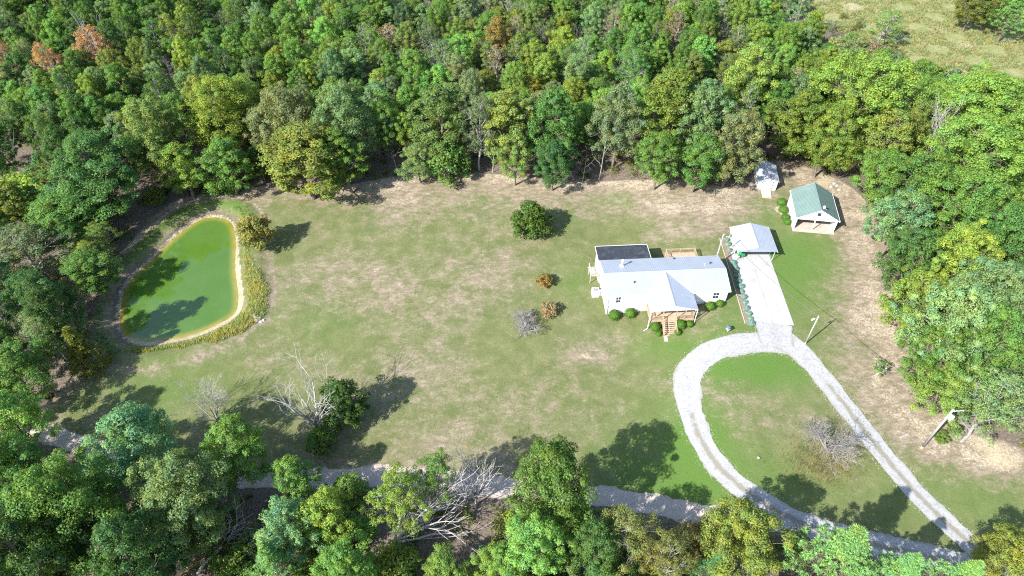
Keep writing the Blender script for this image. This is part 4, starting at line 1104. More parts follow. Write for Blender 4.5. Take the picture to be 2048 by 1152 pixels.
# prominent trees read off the photograph: kind, crown centre, crown radius in photo pixels, height, colour, description
PROM = [
 # left side
 ('broad',128,425,84,10,'l','bright lime green round tree left of the pond'),
 ('bush',40,385,55,6,'y','yellow-green bushy clump at left edge above the lime tree'),
 ('broad',190,335,95,17,'d','big dark green tree above the lime tree left of the pond'),
 ('sparse',60,505,75,11,'k','grey twiggy tree at left edge level with the pond top'),
 ('broad',175,545,58,8,'g','green tree at the wood edge left of the pond middle'),
 ('broad',60,590,60,10,'d','dark green tree at left edge beside the pond bottom'),
 ('sparse',95,665,62,10,'b','grey-green open tree left of the yellowish cedar'),
 ('cedar',155,690,42,9,'c','yellowish cedar at the lower left corner of the pond bank'),
 ('broad',20,745,64,11,'g','green tree at left edge below the cedar'),
 ('broad',14,825,54,13,'l','light green tree at left edge just above the dirt lane'),
 ('broad',0,925,70,17,'d','dark tree at left edge below the dirt lane end'),
 ('broad',270,565,20,6,'g','') ,
 # back row behind the lawn, left to right
 ('broad',310,270,72,17,'o','olive green tree in the back wood right of the big dark tree'),
 ('broad',440,235,84,17,'y','big yellow-green tree in the back wood above the pond'),
 ('broad',450,325,56,12,'g','green tree under the big yellow-green tree above the pond'),
 ('oval',360,330,40,12,'y','yellow-green tree at the wood edge above the pond top'),
 ('broad',560,240,74,17,'k','olive-grey tree in the back wood above the lawn left corner'),
 ('oval',605,315,74,15,'o','olive tree at the lawn left back corner'),
 ('broad',690,240,72,18,'b','pale grey-green tree in the front row of the back wood'),
 ('oval',690,315,50,13,'g','green tree below the pale grey-green tree at the back edge'),
 ('broad',835,322,42,8,'b','low grey-green round tree at the middle of the back edge'),
 ('oval',885,240,58,17,'o','olive yellow tree right of the low round tree at the back'),
 ('bush',895,315,45,8,'y','yellow-green low tree at the back edge before the olive tree'),
 ('sparse',955,245,45,17,'k','thin olive-grey tree above the back edge centre'),
 ('oval',1020,240,58,17,'o','olive tree with dense crown above the magnolia at the back'),
 ('broad',1030,310,42,11,'o','low olive tree at the back edge just above the magnolia'),
 ('oval',1098,250,48,18,'g','tall narrow green tree right of the magnolia at the back edge'),
 ('broad',1108,320,46,11,'d','dark green low tree at the back edge right of the magnolia'),
 ('broad',1235,240,54,18,'k','tall olive-grey tree behind the bare snag at the back edge'),
 ('oval',1335,205,60,19,'y','tall yellow-green tree at the back edge above the house roof'),
 ('broad',1320,312,50,12,'g','green low tree at the back edge above the house roof'),
 ('broad',1412,235,58,18,'b','grey-green tree at the back edge right of the tall yellow-green tree'),
 ('oval',1400,315,44,12,'g','green tree at the back edge left of the garden shed'),
 ('broad',1470,282,60,16,'k','greyish green oak overhanging the garden shed'),
 ('broad',1500,160,54,18,'c','yellow-bronze tree behind the oak that overhangs the shed'),
 ('oval',1592,232,50,15,'y','yellow-green tree directly behind the shed'),
 ('broad',1725,185,94,20,'y','huge golden green tree standing behind the green-roofed garage'),
 ('broad',1660,275,62,14,'y','yellow-green tree behind the garage left of the dark gap'),
 ('oval',1775,280,46,15,'o','olive tree behind the garage under the huge golden tree'),
 ('broad',1765,345,50,12,'g','green tree at the wood edge right of the garage'),
 # right wood
 ('broad',1965,215,90,17,'l','bright lime green tree at the right edge near the top'),
 ('broad',1960,315,92,18,'l','wide lime green tree in the right wood below the bare forked tree'),
 ('broad',1845,370,62,16,'g','green tree in the right wood level with the garage'),
 ('broad',1925,420,76,17,'g','green tree in the middle of the right wood'),
 ('broad',1800,440,60,13,'b','grey-green tree at the right wood edge below the garage'),
 ('broad',2010,480,70,17,'g','green tree at the right edge of the photo below the lime trees'),
 ('broad',1940,520,72,16,'y','yellow-green tree inside the right wood level with the concrete drive'),
 ('broad',1830,520,58,14,'d','dark green tree at the right wood edge level with the carport'),
 ('oval',1840,600,56,13,'y','yellow-green tree at the right wood edge level with the porch'),
 ('broad',1990,600,76,17,'b','grey-green tree at the right edge level with the porch'),
 ('broad',1900,650,86,17,'b','big grey-green tree at the right wood edge level with the yard lamp pole'),
 ('broad',2010,690,64,17,'g','green tree at the right edge right of the big grey-green tree'),
 ('broad',1870,715,60,13,'g','green tree at the right wood edge above the golden bushy tree'),
 ('broad',1890,775,62,9,'c','dense golden green tree at the corner of the right wood above the transformer'),
 ('sparse',2005,790,62,14,'b','open tree with pale limbs at the right edge above the wires'),
 # lower left wood
 ('broad',255,880,80,15,'b','grey-green tree covering the dirt lane at lower left'),
 ('broad',115,1000,108,19,'g','big green tree in the lower left corner wood'),
 ('broad',340,985,102,16,'b','big pale green tree at lower left between lane and frame bottom'),
 ('broad',455,870,68,14,'g','green tree with forked trunk beside the bare shrub at lower left'),
 ('broad',40,1090,100,19,'d','dark green tree in the bottom left corner'),
 ('broad',230,1100,84,17,'d','dark green tree at the bottom left under the big pale green tree'),
 ('oval',585,945,40,10,'l','slim lime green young tree standing over the dirt lane'),
 ('broad',660,1010,60,12,'y','yellow-green tree below the lane left of the fallen dead tree'),
 ('broad',565,1040,66,13,'b','grey-green tree at the bottom left of the fallen dead tree'),
 ('pine',545,1125,60,12,'p','bluish green pine at the bottom edge left of the fallen tree'),
 ('broad',690,1120,64,12,'g','green tree at the bottom edge beside the fallen dead tree'),
 ('sparse',800,975,72,14,'y','yellowish sparse tree left of the dead standing tree at the lane'),
 ('sparse',862,925,50,13,'g','half bare green tree over the lane at bottom centre'),
 ('broad',1110,955,88,18,'g','big dark leaved oak over the lane at bottom centre'),
 ('broad',1085,1085,72,13,'l','lime green tree at the bottom edge under the big oak'),
 ('broad',1000,1120,56,7,'l','lime green low tree right of the fallen dead tree'),
 ('broad',890,1140,56,6,'y','yellow-green low tree at the bottom centre edge'),
 ('broad',1190,1090,60,13,'d','dark green tree at the bottom right of the big oak'),
 ('sparse',1275,1050,70,13,'a','bronze-green half bare tree at the bottom edge left of the yellow tree'),
 ('sparse',1345,1100,66,12,'a','second bronze-green twiggy tree at the bottom edge beside the yellow tree'),
 ('broad',1505,1075,82,14,'c','yellow-green round tree at the bottom where lane meets driveway'),
 ('pine',1430,1140,50,11,'p','small fresh green pine at the bottom edge left of the yellow tree'),
 ('pine',1680,1115,98,16,'p','large fresh green pine at the bottom right beside the driveway'),
 ('pine',1800,1150,66,12,'p','second fresh green pine at the bottom edge right of the large pine'),
 ('pine',1920,1160,60,11,'p','third fresh green pine at the bottom edge near the driveway end'),
 ('broad',2030,1110,60,9,'c','yellow-green tree in the bottom right corner'),
 # field trees top right
 ('broad',1950,12,34,10,'o','olive tree standing in the open field at the top right'),
 ('broad',1985,4,34,10,'g','green tree beside the olive tree in the top right field'),
 ('pine',2028,22,34,12,'g','green tree with bare trunk at the top right corner of the field'),
 ('thin',1768,48,32,9,'l','pale thin tree alone at the edge of the top right field'),
 # coloured accents in the wood
 ('sparse',188,98,36,14,'r','orange leaved tree in the wood at upper left'),
 ('sparse',105,130,30,13,'r','smaller orange leaved tree left of the orange tree at upper left'),
 ('sparse',8,112,26,13,'r','orange leaved tree cut by the left edge of the photo'),
 ('oval',995,80,28,14,'z','bronze brown tree in the wood at top centre'),
 ('broad',660,45,28,13,'c','bright yellow tree in the wood left of top centre'),
]
for i, (k, cx, cy, rr, h, c, lab) in enumerate(PROM):
    if not lab: continue
    x, y = at_crown(cx, cy, h, .75 if cy > 780 and k != 'pine' else .62); r_ = rpx(rr, x, y) * (.84 if k in ('broad', 'sparse') else .95)
    plant('big' if k == 'broad' and r_ > 4.9 else k, x, y, h, r_, c, lab)

# ------------------------------------------------------------------ single yard trees
VAR['magnolia'] = [make_broad(701, 6.5, 3.2, -.02, 80, 105, .34, .95, .2, .08)]
KNAME['magnolia'] = 'magnolia_tree'
x, y = at_crown(1060, 443, 6.2, .45); plant('magnolia', x, y, 6.3, 3.1, 'm', 'dense round dark green tree standing alone on the lawn above the house', rot=.4)
VAR['maple'] = [make_broad(711, 6.5, 2.7, .12, 60, 85, .32, .9, .1, .15)]
KNAME['maple'] = 'maple_tree'
x, y = at_crown(508, 462, 6.3, .6); plant('maple', x, y, 6.6, 2.75, 'a', 'bronze and green autumn tree on the right bank of the pond', rot=1.2)
VAR['young'] = [make_broad(721, 2.0, 1.1, -.05, 26, 60, .22, 1.5, .0, .12), make_broad(722, 2.0, 1.1, -.05, 24, 55, .22, 1.5, .0, .15)]
KNAME['young'] = 'ornamental_shrub'
x, y = at_crown(1090, 563, 1.6, .4); plant('young', x, y, 1.8, 1.15, 'z', 'small bronze shrub on the lawn left of the house, upper of two', cat='shrub', variant=0, var=.03)
x, y = at_crown(1098, 620, 1.8, .4); plant('young', x, y, 1.9, 1.25, 't', 'small tan shrub on the lawn left of the house, lower of two', cat='shrub', variant=1, var=.03)
VAR['greybush'] = [make_bare(731, 3.5, 'greybark', .95, .02, 2, .5, 3, 6, .06, .9)]
KNAME['greybush'] = 'bare_shrub'
x, y, _ = G(1048, 660); plant('greybush', x, y, 3.2, 2.6, 'x', 'small leafless grey shrub spreading on the lawn left of the house', cat='shrub')
VAR['yardbare'] = [make_bare(741, 5.5, 'greybark', .9, .05, 2, .55, 3, 6, .12, .8)]
KNAME['yardbare'] = 'bare_tree'
x, y, _ = G(1655, 900); plant('yardbare', x, y, 5.6, 3.8, 'x', 'leafless many-stemmed tree between the loop lawn and the right driveway')
def make_dead(seed, h=15., limbs=10, fork=.28, mat='palebark'):
    rng = np.random.default_rng(seed); tr = []; segs = {0: [], 1: [], 2: []}
    limb(rng, (0, 0, -.4), (.3, -.2, h * fork), .34, .24, tr, .02, 3)
    for i in range(limbs):
        az = i * 2.4 + rng.normal(0, .3); tl = radians(rng.uniform(6, 40))
        p = np.array((.3, -.2, h * fork * rng.uniform(.7, 1.0)))
        grow(rng, p, (cos(az) * sin(tl), sin(az) * sin(tl), cos(tl)), h * rng.uniform(.55, .75) * (1.1 - .4 * tl), .19, 2, segs, .5, .07, 1)
    rest = [(a, b, max(r0 * 1.35, .04), max(r1 * 1.35, .028)) for k in segs for a, b, r0, r1 in segs[k]]
    zm = max(q[1][2] for q in rest); rm = np.percentile([hypot(q[1][0], q[1][1]) for q in rest], 95)
    Vt, Ft = tubes(tr, 8); Vb, Fb = tubes(rest, 5)
    return dict(h=zm, R=rm, trunk=mesh_np('trunk', Vt, Ft, M[mat], True), branches=None, crown=mesh_np('crown', Vb, Fb, M[mat], True))
VAR['whitebare'] = [make_dead(752), make_dead(753), make_dead(754, 15, 6)]
KNAME['whitebare'] = 'dead_tree'
x, y, _ = G(638, 868); plant('whitebare', x, y, 15.5, 4.9, 'x', 'tall dead white tree with bare limbs at the lower left of the lawn', rot=.5)
VAR['ivy'] = [make_broad(706, 8.5, 3.3, -.02, 95, 190, .22, .85, .1, .2)]; KNAME['ivy'] = 'ivy_covered_tree'
x1, y1 = at_crown(684, 805, 8.5, .55); plant('ivy', x1, y1, 8.6, 2.85, 'd', 'dark green ivy covered tree grown around the dead white tree')
plant('bush', x + 1.0, y - 2.2, 3.5, 1.9, 'g', 'green bush at the foot of the dead white tree')
VAR['birch'] = [make_bare(761, 8, 'palebark', .6, .08, 2, .5, 3, 5, .08, .9)]
KNAME['birch'] = 'bare_tree'
x, y, _ = G(432, 838); plant('birch', x, y, 7.5, 4.0, 'x', 'pale leafless bushy tree at lower left beside the green forked tree')
VAR['stunted'] = [make_broad(771, 2.6, 1.4, .0, 16, 34, .22, 1.1, .1, .4, .2, 7)]
KNAME['stunted'] = 'stunted_tree'
x, y, _ = G(1752, 748); plant('stunted', x, y, 2.6, 1.3, 'g', 'small stunted tree with pale limbs on dry grass right of the driveway', var=.05)
VAR['snag'] = [make_bare(781, 11, 'palebark', .9, .0, 1, .95, 2, 1, .17, 1.2)]
KNAME['snag'] = 'dead_snag'
for px, py, h, r, lab in ((1198,358,16,2.4,'pale dead snag with short stubs at the back edge behind the lawn'), (985,345,15,2.6,'pale dead trunk at the back edge above the magnolia'), (1165,362,9,2.0,'small bare dead tree at the back edge left of the snag'),
                          (268,165,12,1.2,'leaning pale dead trunk in the wood at upper left'), (795,345,7,2.6,'bare grey dead tree at the back edge left of the low round tree'),
                          (1840,345,8,.6,'broken pale trunk standing in the right wood'), (1010,360,5,1.0,'short bare stem at the back edge above the magnolia')):
    x, y, _ = G(px, py); plant('snag', x, y, h, r, 'x', lab)
x, y = at_crown(1900, 222, 15, .85); plant('whitebare', x, y, 16, 3.4, 'x', 'bare white forked tree rising from the right wood')
x, y = at_crown(165, 40, 14, .85); plant('whitebare', x, y, 15, 3.4, 'x', 'bare white tree in the wood at the top left')
x, y = at_crown(30, 300, 13, .6); plant('snag', x, y, 14, 2.4, 'x', 'leaning grey dead tree at the left edge of the wood')
x, y = at_crown(945, 940, 13, .7); plant('whitebare', x, y, 14, 3.8, 'x', 'dead grey standing tree over the lane at bottom centre')
# fallen dead trees
VAR['fallen'] = [make_dead(795, 15, 10, .4), make_dead(796, 12, 6, .5)]
KNAME['fallen'] = 'fallen_tree'
def fallen(px, py, px2, py2, L, lab, rz_=0):
    x, y, z = G(px, py); x2, y2, _ = G(px2, py2)
    o = plant('fallen', x, y, L, L * .34, 'x', lab, cat='fallen tree')
    a = atan2(y2 - y, x2 - x)
    o.rotation_euler = (0, radians(68), a); o.location.z = z + .6
fallen(740, 1125, 970, 985, 18, 'big fallen dead tree lying in the bottom centre undergrowth')
fallen(400, 1150, 500, 1040, 10, 'fallen grey branches in the gap of the lower left wood')

# ------------------------------------------------------------------ the rest of the woods
def in_field(x, y): return poly_sd(FIELD, [x], [y])[0] < 1.5
def in_open(x, y, m=1.2): return poly_sd(OPEN, [x], [y])[0] < m
def proj(x, y, z):
    vy, vz = y, z - CAM_H
    zc = vy * cos(PITCH) - vz * sin(PITCH); yc = vy * sin(PITCH) + vz * cos(PITCH)
    return 1024 + FPX * x / zc, 576 - FPX * yc / zc

LANE = np.array([G(px, py)[:2] for px, py in ((-60,810),(40,845),(110,872),(180,896),(300,930),(430,957),(650,957),(780,951),(1000,974),(1250,998),(1450,1038),(1650,1066),(1900,1122),(2080,1160))])
def lane_d(x, y):
    d = 1e9
    for i in range(len(LANE) - 1):
        e = LANE[i + 1] - LANE[i]; t = np.clip(np.dot((x, y) - LANE[i], e) / np.dot(e, e), 0, 1); d = min(d, np.hypot(*((x, y) - LANE[i] - t * e)))
    return d
frng = np.random.default_rng(2024)
FILL = []
OPEN_VIS = np.array(OPEN_PX, float); FIELD_VIS = np.array([(1600,-80),(1632,22),(1700,60),(1780,100),(1860,125),(1950,150),(2070,170),(2400,200),(2400,-80)], float)
GAPS = [np.array(g_, float) for g_ in ([(40,820),(200,870),(210,930),(40,890)], [(420,985),(560,978),(545,1030),(490,1090),(400,1130)], [(930,1010),(1050,1030),(1040,1080),(960,1060)], [(1500,330),(1600,330),(1600,400),(1500,400)])]
def hides(x, y, z, h, r, m=12):
    us, vs = [], []
    for f_ in (.45, .7, .97):
        q = r * (1 if f_ < .9 else .5)
        for a in range(6):
            u, v = proj(x + q * cos(a * 1.047), y + q * sin(a * 1.047), z + h * f_); us.append(u); vs.append(v)
    for gp in GAPS:
        if (poly_sd(gp, us, vs) < 0).any(): return True
    return (poly_sd(OPEN_VIS, us, vs) < -m).any() or (poly_sd(FIELD_VIS, us, vs) < -m).any()
cand = np.c_[frng.uniform(-128, 128, 16000), frng.uniform(16, 182, 16000)]
so_all = poly_sd(OPEN, cand[:, 0], cand[:, 1]); sf_all = poly_sd(FIELD, cand[:, 0], cand[:, 1])
for (x, y), so1, sf1 in zip(cand, so_all, sf_all):
    if so1 < 1.6 or sf1 < 1.0 : continue
    z = tz(x, y); h = 13.0
    u, v = proj(x, y, z + h * .6)
    if u < (-45 if y > 60 else -120) or u > 2095 or v < -38 or v > 1225: continue
    if y < 60 and lane_d(x, y) < 3.2: continue
    far = y > 112
    top_band = v < 330 and so1 > 6
    r = frng.uniform(2.2, 3.5) if far else frng.uniform(2.6, 3.9)
    ok = True
    for (tx, ty, tr_) in TREES:
        if (x - tx) ** 2 + (y - ty) ** 2 < ((r + tr_) * (.68 if far else .72)) ** 2: ok = False; break
    if not ok: continue
    # what grows where
    q = frng.random()
    if u < 560 and far: pal = 'gdgobgbdgy'; kinds = ['broad'] * 5 + ['oval'] * 3 + ['sparse'] * 2
    elif far: pal = 'gylbgogkgl'; kinds = ['oval'] * 3 + ['broad'] * 5 + ['thin'] * 2 + ['sparse']
    elif u > 1650: pal = 'gbgkogbdgl'; kinds = ['broad'] * 6 + ['oval'] * 2 + ['sparse'] * 2
    elif y < 50: pal = 'gdlbydgbyd'; kinds = ['broad'] * 6 + ['oval'] * 2 + ['sparse'] * 2
    else: pal = 'gdobgkydgo'; kinds = ['broad'] * 5 + ['oval'] * 3 + ['sparse'] * 2
    c = pal[frng.integers(len(pal))]; k = kinds[frng.integers(len(kinds))]
    if far and frng.random() < (.10 if u > 560 else .05): k = 'bare'; c = 'x'
    if k == 'thin': c = 'ktokb'[frng.integers(5)]
    h = frng.uniform(8.5, 13.5)
    if k == 'bare': h *= .85; r *= .9
    if k in ('oval', 'thin'): r *= .9
    if so1 < 4: h *= .75
    if y < 60:
        h *= .8
    if y < 100 and hides(x, y, z, h, r * 1.15, 3): continue
    if sf1 < 60 and hides(x, y, z, h, r, 6):
        h *= .5; k = 'bush' if k != 'bare' else k
        if k == 'bush': h = min(h, 5.0); r = min(r, 2.4)
        if hides(x, y, z, h, r, 6): continue
    FILL.append((k, x, y, h, r, c, u, v))
    TREES.append((x, y, r))
print('fill trees', len(FILL))
ORD = ['first','second','third','fourth','fifth','sixth','seventh','eighth','ninth','tenth','eleventh','twelfth','thirteenth','fourteenth','fifteenth','sixteenth','seventeenth','eighteenth','nineteenth','twentieth']
def zone_name(u, v):
    part = 'far left' if u < 420 else 'left' if u < 840 else 'middle' if u < 1260 else 'right'
    if v < 40: return f'top row of back wood, {part} part'
    if v < 95: return f'second row of back wood, {part} part'
    if v < 150: return f'third row of back wood, {part} part'
    if v < 210 and 250 < u < 1750: return 'middle of back wood'
    if u <= 640 and v < 380: return 'wood above the pond'
    if v < 380 and u < 1700: return 'front of back wood'
    if u < 700 and v < 820: return 'wood left of pond'
    if u < 700: return 'lower left wood'
    if u >= 1700 and v < 420: return 'upper right wood'
    if u >= 1700 and v < 980: return 'wood right of driveway'
    return 'bottom edge strip'
KW = {'bush': 'low bushy', 'broad': 'round', 'oval': 'narrow', 'sparse': 'open', 'thin': 'wispy', 'bare': 'leafless'}
groups = {}
for t in FILL:
    groups.setdefault((zone_name(t[6], t[7]), t[0], t[5]), []).append(t)
for (zn, k, c), lst in groups.items():
    lst.sort(key=lambda t: t[6])
    for i, t in enumerate(lst):
        desc = f'{KW[k]} {CNAME[c]} tree' if k != 'bare' else 'leafless grey tree'
        lab = f'{desc} in the {zn}' if len(lst) == 1 else f'{desc}, {ORD[min(i, 19)]} from left, {zn}'
        TREES_n = len(TREES)
        plant(k, t[1], t[2], t[3], t[4], c, lab, 'trees of the surrounding woods')

BUSHES = ((470,1135,'g','dark green bush at the bottom edge in the gap of fallen branches'),(625,1078,'y','yellow-green bush below the slim lime tree'),(705,1062,'g','green bush left of the fallen dead tree'),
  (790,1140,'y','yellow-green bush at the bottom edge under the fallen tree'),(620,1140,'o','olive bush at the bottom edge right of the bluish pine'),
  (1045,1045,'l','lime bush left of the big oak at the lane'),(1150,1040,'g','green bush under the big oak at the lane'),(1235,1125,'d','dark bush at the bottom edge left of the bronze tree'),
  (1400,1085,'z','bronze bush between the bronze and yellow trees'),(1425,1110,'o','olive bush left of the yellow-green round tree'),(300,1075,'g','green bush under the big pale tree at lower left'),(420,1060,'o','olive bush right of the big pale tree at lower left'),
  (175,1075,'d','dark bush at the bottom left between two dark trees'),(70,1010,'g','green bush at the left edge under the big green tree'),(1600,1105,'g','green bush between the yellow tree and the large pine'),(190,945,'b','grey-green bush below the lane end at lower left'),
  (520,1090,'k','dull bush by the fallen branches at lower left'),(1320,1130,'o','olive bush at the bottom edge under the bronze trees'),(1110,1140,'d','dark bush at the bottom edge under the lime tree'),(700,985,'l','lime bush just below the lane left of the dead standing tree'))
for px, py, c, lab in BUSHES:
    hh = trng.uniform(2.6, 4.6); x, y = at_crown(px, py, hh, .5); plant('bush', x, y, hh, hh * trng.uniform(.55, .75), c, lab, 'bushes along the bottom edge')
# undergrowth: low bushes and saplings under and between the trees, one mass
def undergrowth():
    rng = np.random.default_rng(9)
    P = []; Nn = []; lvs = []; n = 0
    cand = np.c_[rng.uniform(-120, 120, 6000), rng.uniform(18, 176, 6000)]
    so1 = poly_sd(OPEN, cand[:, 0], cand[:, 1]); sf1 = poly_sd(FIELD, cand[:, 0], cand[:, 1])
    cc = []
    for (x, y), a, b in zip(cand, so1, sf1):
        if a < .5 or b < -6: continue
        z = tz(x, y); u, v = proj(x, y, z + 1)
        if u < -40 or u > 2090 or v < -20 or v > 1180: continue
        if y < 60 and lane_d(x, y) < 2.0: continue
        if a > 9 and rng.random() < .55: continue
        cc.append((x, y, z)); n += 1
        if n > 950: break
    C = []; RC = []
    for x, y, z in cc:
        s = rng.uniform(.5, 1.5)
        for _ in range(5):
            C.append((x + rng.normal(0, .6 * s), y + rng.normal(0, .6 * s), z + abs(rng.normal(.5, .5)) * s)); RC.append(.55 * s)
    C = np.array(C); RC = np.array(RC)
    P, nn, idx = clump_leaves(rng, C, RC, 34, .8)
    V, F = leaf_quads(rng, P, nn, rng.uniform(.7, 1.2, len(P)) * .27, rng.uniform(.7, 1.2, len(P)) * .19)
    lv = np.clip(.5 * rng.uniform(0, 1, len(P)) + .5 * rng.uniform(0, 1, len(cc))[idx // 5], 0, 1)
    o = add('undergrowth', mesh_np('undergrowth', V, F, M['leaf'], False, lv=('FACE', lv)), kind='stuff', label='low green undergrowth of saplings and briars under the woods', cat='undergrowth')
    o.color = (.115, .145, .04, 1)
undergrowth()

def deadwood():
    rng = np.random.default_rng(19); segs = []
    while len(segs) < 1500:
        x, y = rng.uniform(-110, 110), rng.uniform(24, 150)
        if poly_sd(OPEN, [x], [y])[0] < .3 or poly_sd(FIELD, [x], [y])[0] < 2: continue
        z = tz(x, y); a = rng.uniform(0, 6.28); L = rng.uniform(.8, 4.5); r = rng.uniform(.02, .07)
        p = np.array((x, y, z + .1)); q = p + np.array((cos(a) * L, sin(a) * L, rng.uniform(0, .7)))
        limb(rng, p, q, r, r * .4, segs, .05, 2)
    V, F = tubes(segs, 4)
    add('fallen_branches', mesh_np('fallen_branches', V, F, M['greybark']), kind='stuff', label='fallen grey sticks and branches on the forest floor', cat='branches')
deadwood()

# ------------------------------------------------------------------ tall grass round the pond, weeds, field grass
def blades(name, pts, hmin, hmax, wid, col_, label, seed, lean=.35, per=5):
    rng = np.random.default_rng(seed); pts = np.repeat(np.asarray(pts), per, 0)
    n = len(pts); pts = pts + rng.normal(0, .12, (n, 2)); z = terr(pts[:, 0], pts[:, 1])
    h = rng.uniform(hmin, hmax, n); d = rng.normal(0, lean, (n, 2)) * h[:, None]
    a = rng.uniform(0, pi, n); wx, wy = np.cos(a) * wid, np.sin(a) * wid
    b0 = np.c_[pts[:, 0] - wx, pts[:, 1] - wy, z]; b1 = np.c_[pts[:, 0] + wx, pts[:, 1] + wy, z]; t = np.c_[pts + d, z + h]
    V = np.stack([b0, b1, t], 1).reshape(-1, 3); F = np.arange(n * 3).reshape(-1, 3)
    lv = rng.uniform(0, 1, n)
    o = add(name, mesh_np(name, V, F, M['shrubleaf'], False, lv=('FACE', lv)), kind='stuff', label=label, cat='grass'); o.color = col_
prng = np.random.default_rng(31)
c = np.c_[prng.uniform(-66, -34, 30000), prng.uniform(58, 98, 30000)]
sd = poly_sd(POND, c[:, 0], c[:, 1]); ang = np.cos(np.arctan2(c[:, 1] - 74, c[:, 0] + 51) - radians(150)); west = ss(ang * 2 + .2)
angE = np.cos(np.arctan2(c[:, 1] - 74, c[:, 0] + 51) - radians(-10)); wE = .5 + 2.8 * np.clip(angE, 0, 1) ** 2
pn = np.sin(c[:, 0] * 1.3) * np.sin(c[:, 1] * 1.1 + 1) * .5
sel = (sd > 1.5 + .4 * pn) & (sd < 1.9 + wE + .8 * pn) & (west < .6)
blades('tall_pond_grass', c[sel], .25, .75, .03, (.36, .37, .13, 1), 'tall yellowish grass on the right and lower bank of the pond', 41)
sel = (sd > 2.2) & (sd < 3.9) & (west >= .6)
blades('bank_grass', c[sel][::2], .12, .35, .03, (.10, .17, .04, 1), 'green grass strip on the wooded left bank of the pond', 42)
gx, gy, _ = G(1645, 925)
c = np.c_[prng.normal(gx, 2.4, 700), prng.normal(gy, 1.7, 700)]
blades('dry_weeds', c, .15, .6, .02, (.20, .165, .09, 1), 'dry golden weeds under the leafless tree beside the driveway', 43)
c = np.c_[prng.uniform(60, 135, 26000), prng.uniform(120, 178, 26000)]
sf = poly_sd(FIELD, c[:, 0], c[:, 1]); pn = np.sin(c[:, 0] * .5) * np.sin(c[:, 1] * .6)
blades('field_grass', c[(sf < 0) & (pn > -.35)], .3, .9, .05, (.20, .205, .085, 1), 'rough tall grass across the open field at the top right', 44, .4, 3)

# ------------------------------------------------------------------ clipped shrubs, blue-green plants, small things
def ball_mesh(name, seed, n=1500, leaf=.11, lump=.08, flat=.9, mat='shrubleaf', spiky=0.0):
    rng = np.random.default_rng(seed)
    d = unit(rng.normal(size=(n, 3))); d[:, 2] = np.where(d[:, 2] < -.55, -d[:, 2], d[:, 2])
    lm = 1 + lump * np.sin(d[:, 0] * 6 + seed) * np.sin(d[:, 1] * 6) + lump * .6 * np.sin(d[:, 2] * 9 + d[:, 0] * 5)
    P = d * (lm * rng.uniform(.88, 1.04, n))[:, None] * np.array((1, 1, flat)) + np.array((0, 0, flat * .8))
    nn = unit(d + rng.normal(size=(n, 3)) * (.4 + spiky))
    V, F = leaf_quads(rng, P, nn, rng.uniform(.8, 1.3, n) * leaf * (1 + spiky), leaf * .62)
    lv = rng.uniform(0, .9, n)
    # opaque twiggy heart
    m = 10; hv = []; hf = []
    for i in range(m + 1):
        for j in range(12):
            th, ph = pi * i / m, 2 * pi * j / 12
            q = np.array((sin(th) * cos(ph), sin(th) * sin(ph), cos(th))) * .82
            hv.append(q * np.array((1, 1, flat)) + np.array((0, 0, flat * .8)))
    for i in range(m):
        for j in range(12): hf.append((i*12+j, i*12+(j+1)%12, (i+1)*12+(j+1)%12, (i+1)*12+j))
    F2 = np.array(hf) + len(V)
    return mesh_np(name, np.vstack([V, hv]), np.vstack([F, F2]), M[mat], False, lv=('FACE', np.r_[lv, np.full(len(F2), .1)]))
BALL = [ball_mesh('foliage', 50 + i) for i in range(4)]
STEM = MB().bar((0, 0, -.35), (0, 0, .7), .07, 6).build('stem', M['bark']); stem_me = STEM.data; bpy.data.objects.remove(STEM)
def shrub(px, py, r, label, group, i, hz=.95, col_=(.085, .195, .022)):
    x, y, z = G(px, py, .8 * r)
    o = empty('round_shrub', (x, y, z - .05), i * 1.3, label, 'shrub', group); o.scale = (r, r, r * hz)
    f_ = add('foliage', BALL[i % 4], o); f_.color = (*[c * (1 + .12 * ((i * 37 % 10) / 10 - .5)) for c in col_], 1)
    add('stem', stem_me, o)
ga_ = 'clipped round shrubs in front of the house'
for i, (px, py, r, lab) in enumerate(((1229,629,.92,'round clipped shrub at the far left of the house front'), (1261,625,.90,'round clipped shrub second from the left along the house front'),
    (1311,653,.80,'round clipped shrub just left of the porch stairs'), (1317.5,666.5,.48,'small round shrub at the lower left of the porch stairs'),
    (1361,648,.86,'largest round shrub right of the porch stairs'), (1356,664,.52,'small round shrub at the lower right of the porch stairs'), (1380,647,.60,'medium round shrub at the right corner of the porch'),
    (1421,611,.78,'round shrub under the right front window, left of two'), (1440,606,.68,'round shrub at the right front corner of the house'))):
    shrub(px, py, r, lab, ga_, i)
for i, (px, py, r, lab) in enumerate(((1564,402,.82,'round shrub beside the garage wall, farthest back of four'), (1568,417,.84,'round shrub beside the garage wall, second from the back'),
    (1572,432,.76,'round shrub beside the garage wall, third from the back'), (1575.5,441.5,.66,'round shrub beside the garage wall, nearest the drive'))):
    shrub(px, py, r, lab, 'round shrubs beside the garage', i + 1, .8)
BLUE = [ball_mesh('foliage', 70 + i, 420, .17, .15, .75, 'shrubleaf', .8) for i in range(3)]
spots = [(1453,479),(1456,488),(1459,499)] + [(1420 + a / 7.2, 500 + b / 7.2) for a, b in ((335,178),(358,220),(378,268),(372,310),(388,368),(408,438),(412,505),(445,520),(460,592),(482,670),(505,748),(530,830),(558,915),(583,982),(597,1052))]
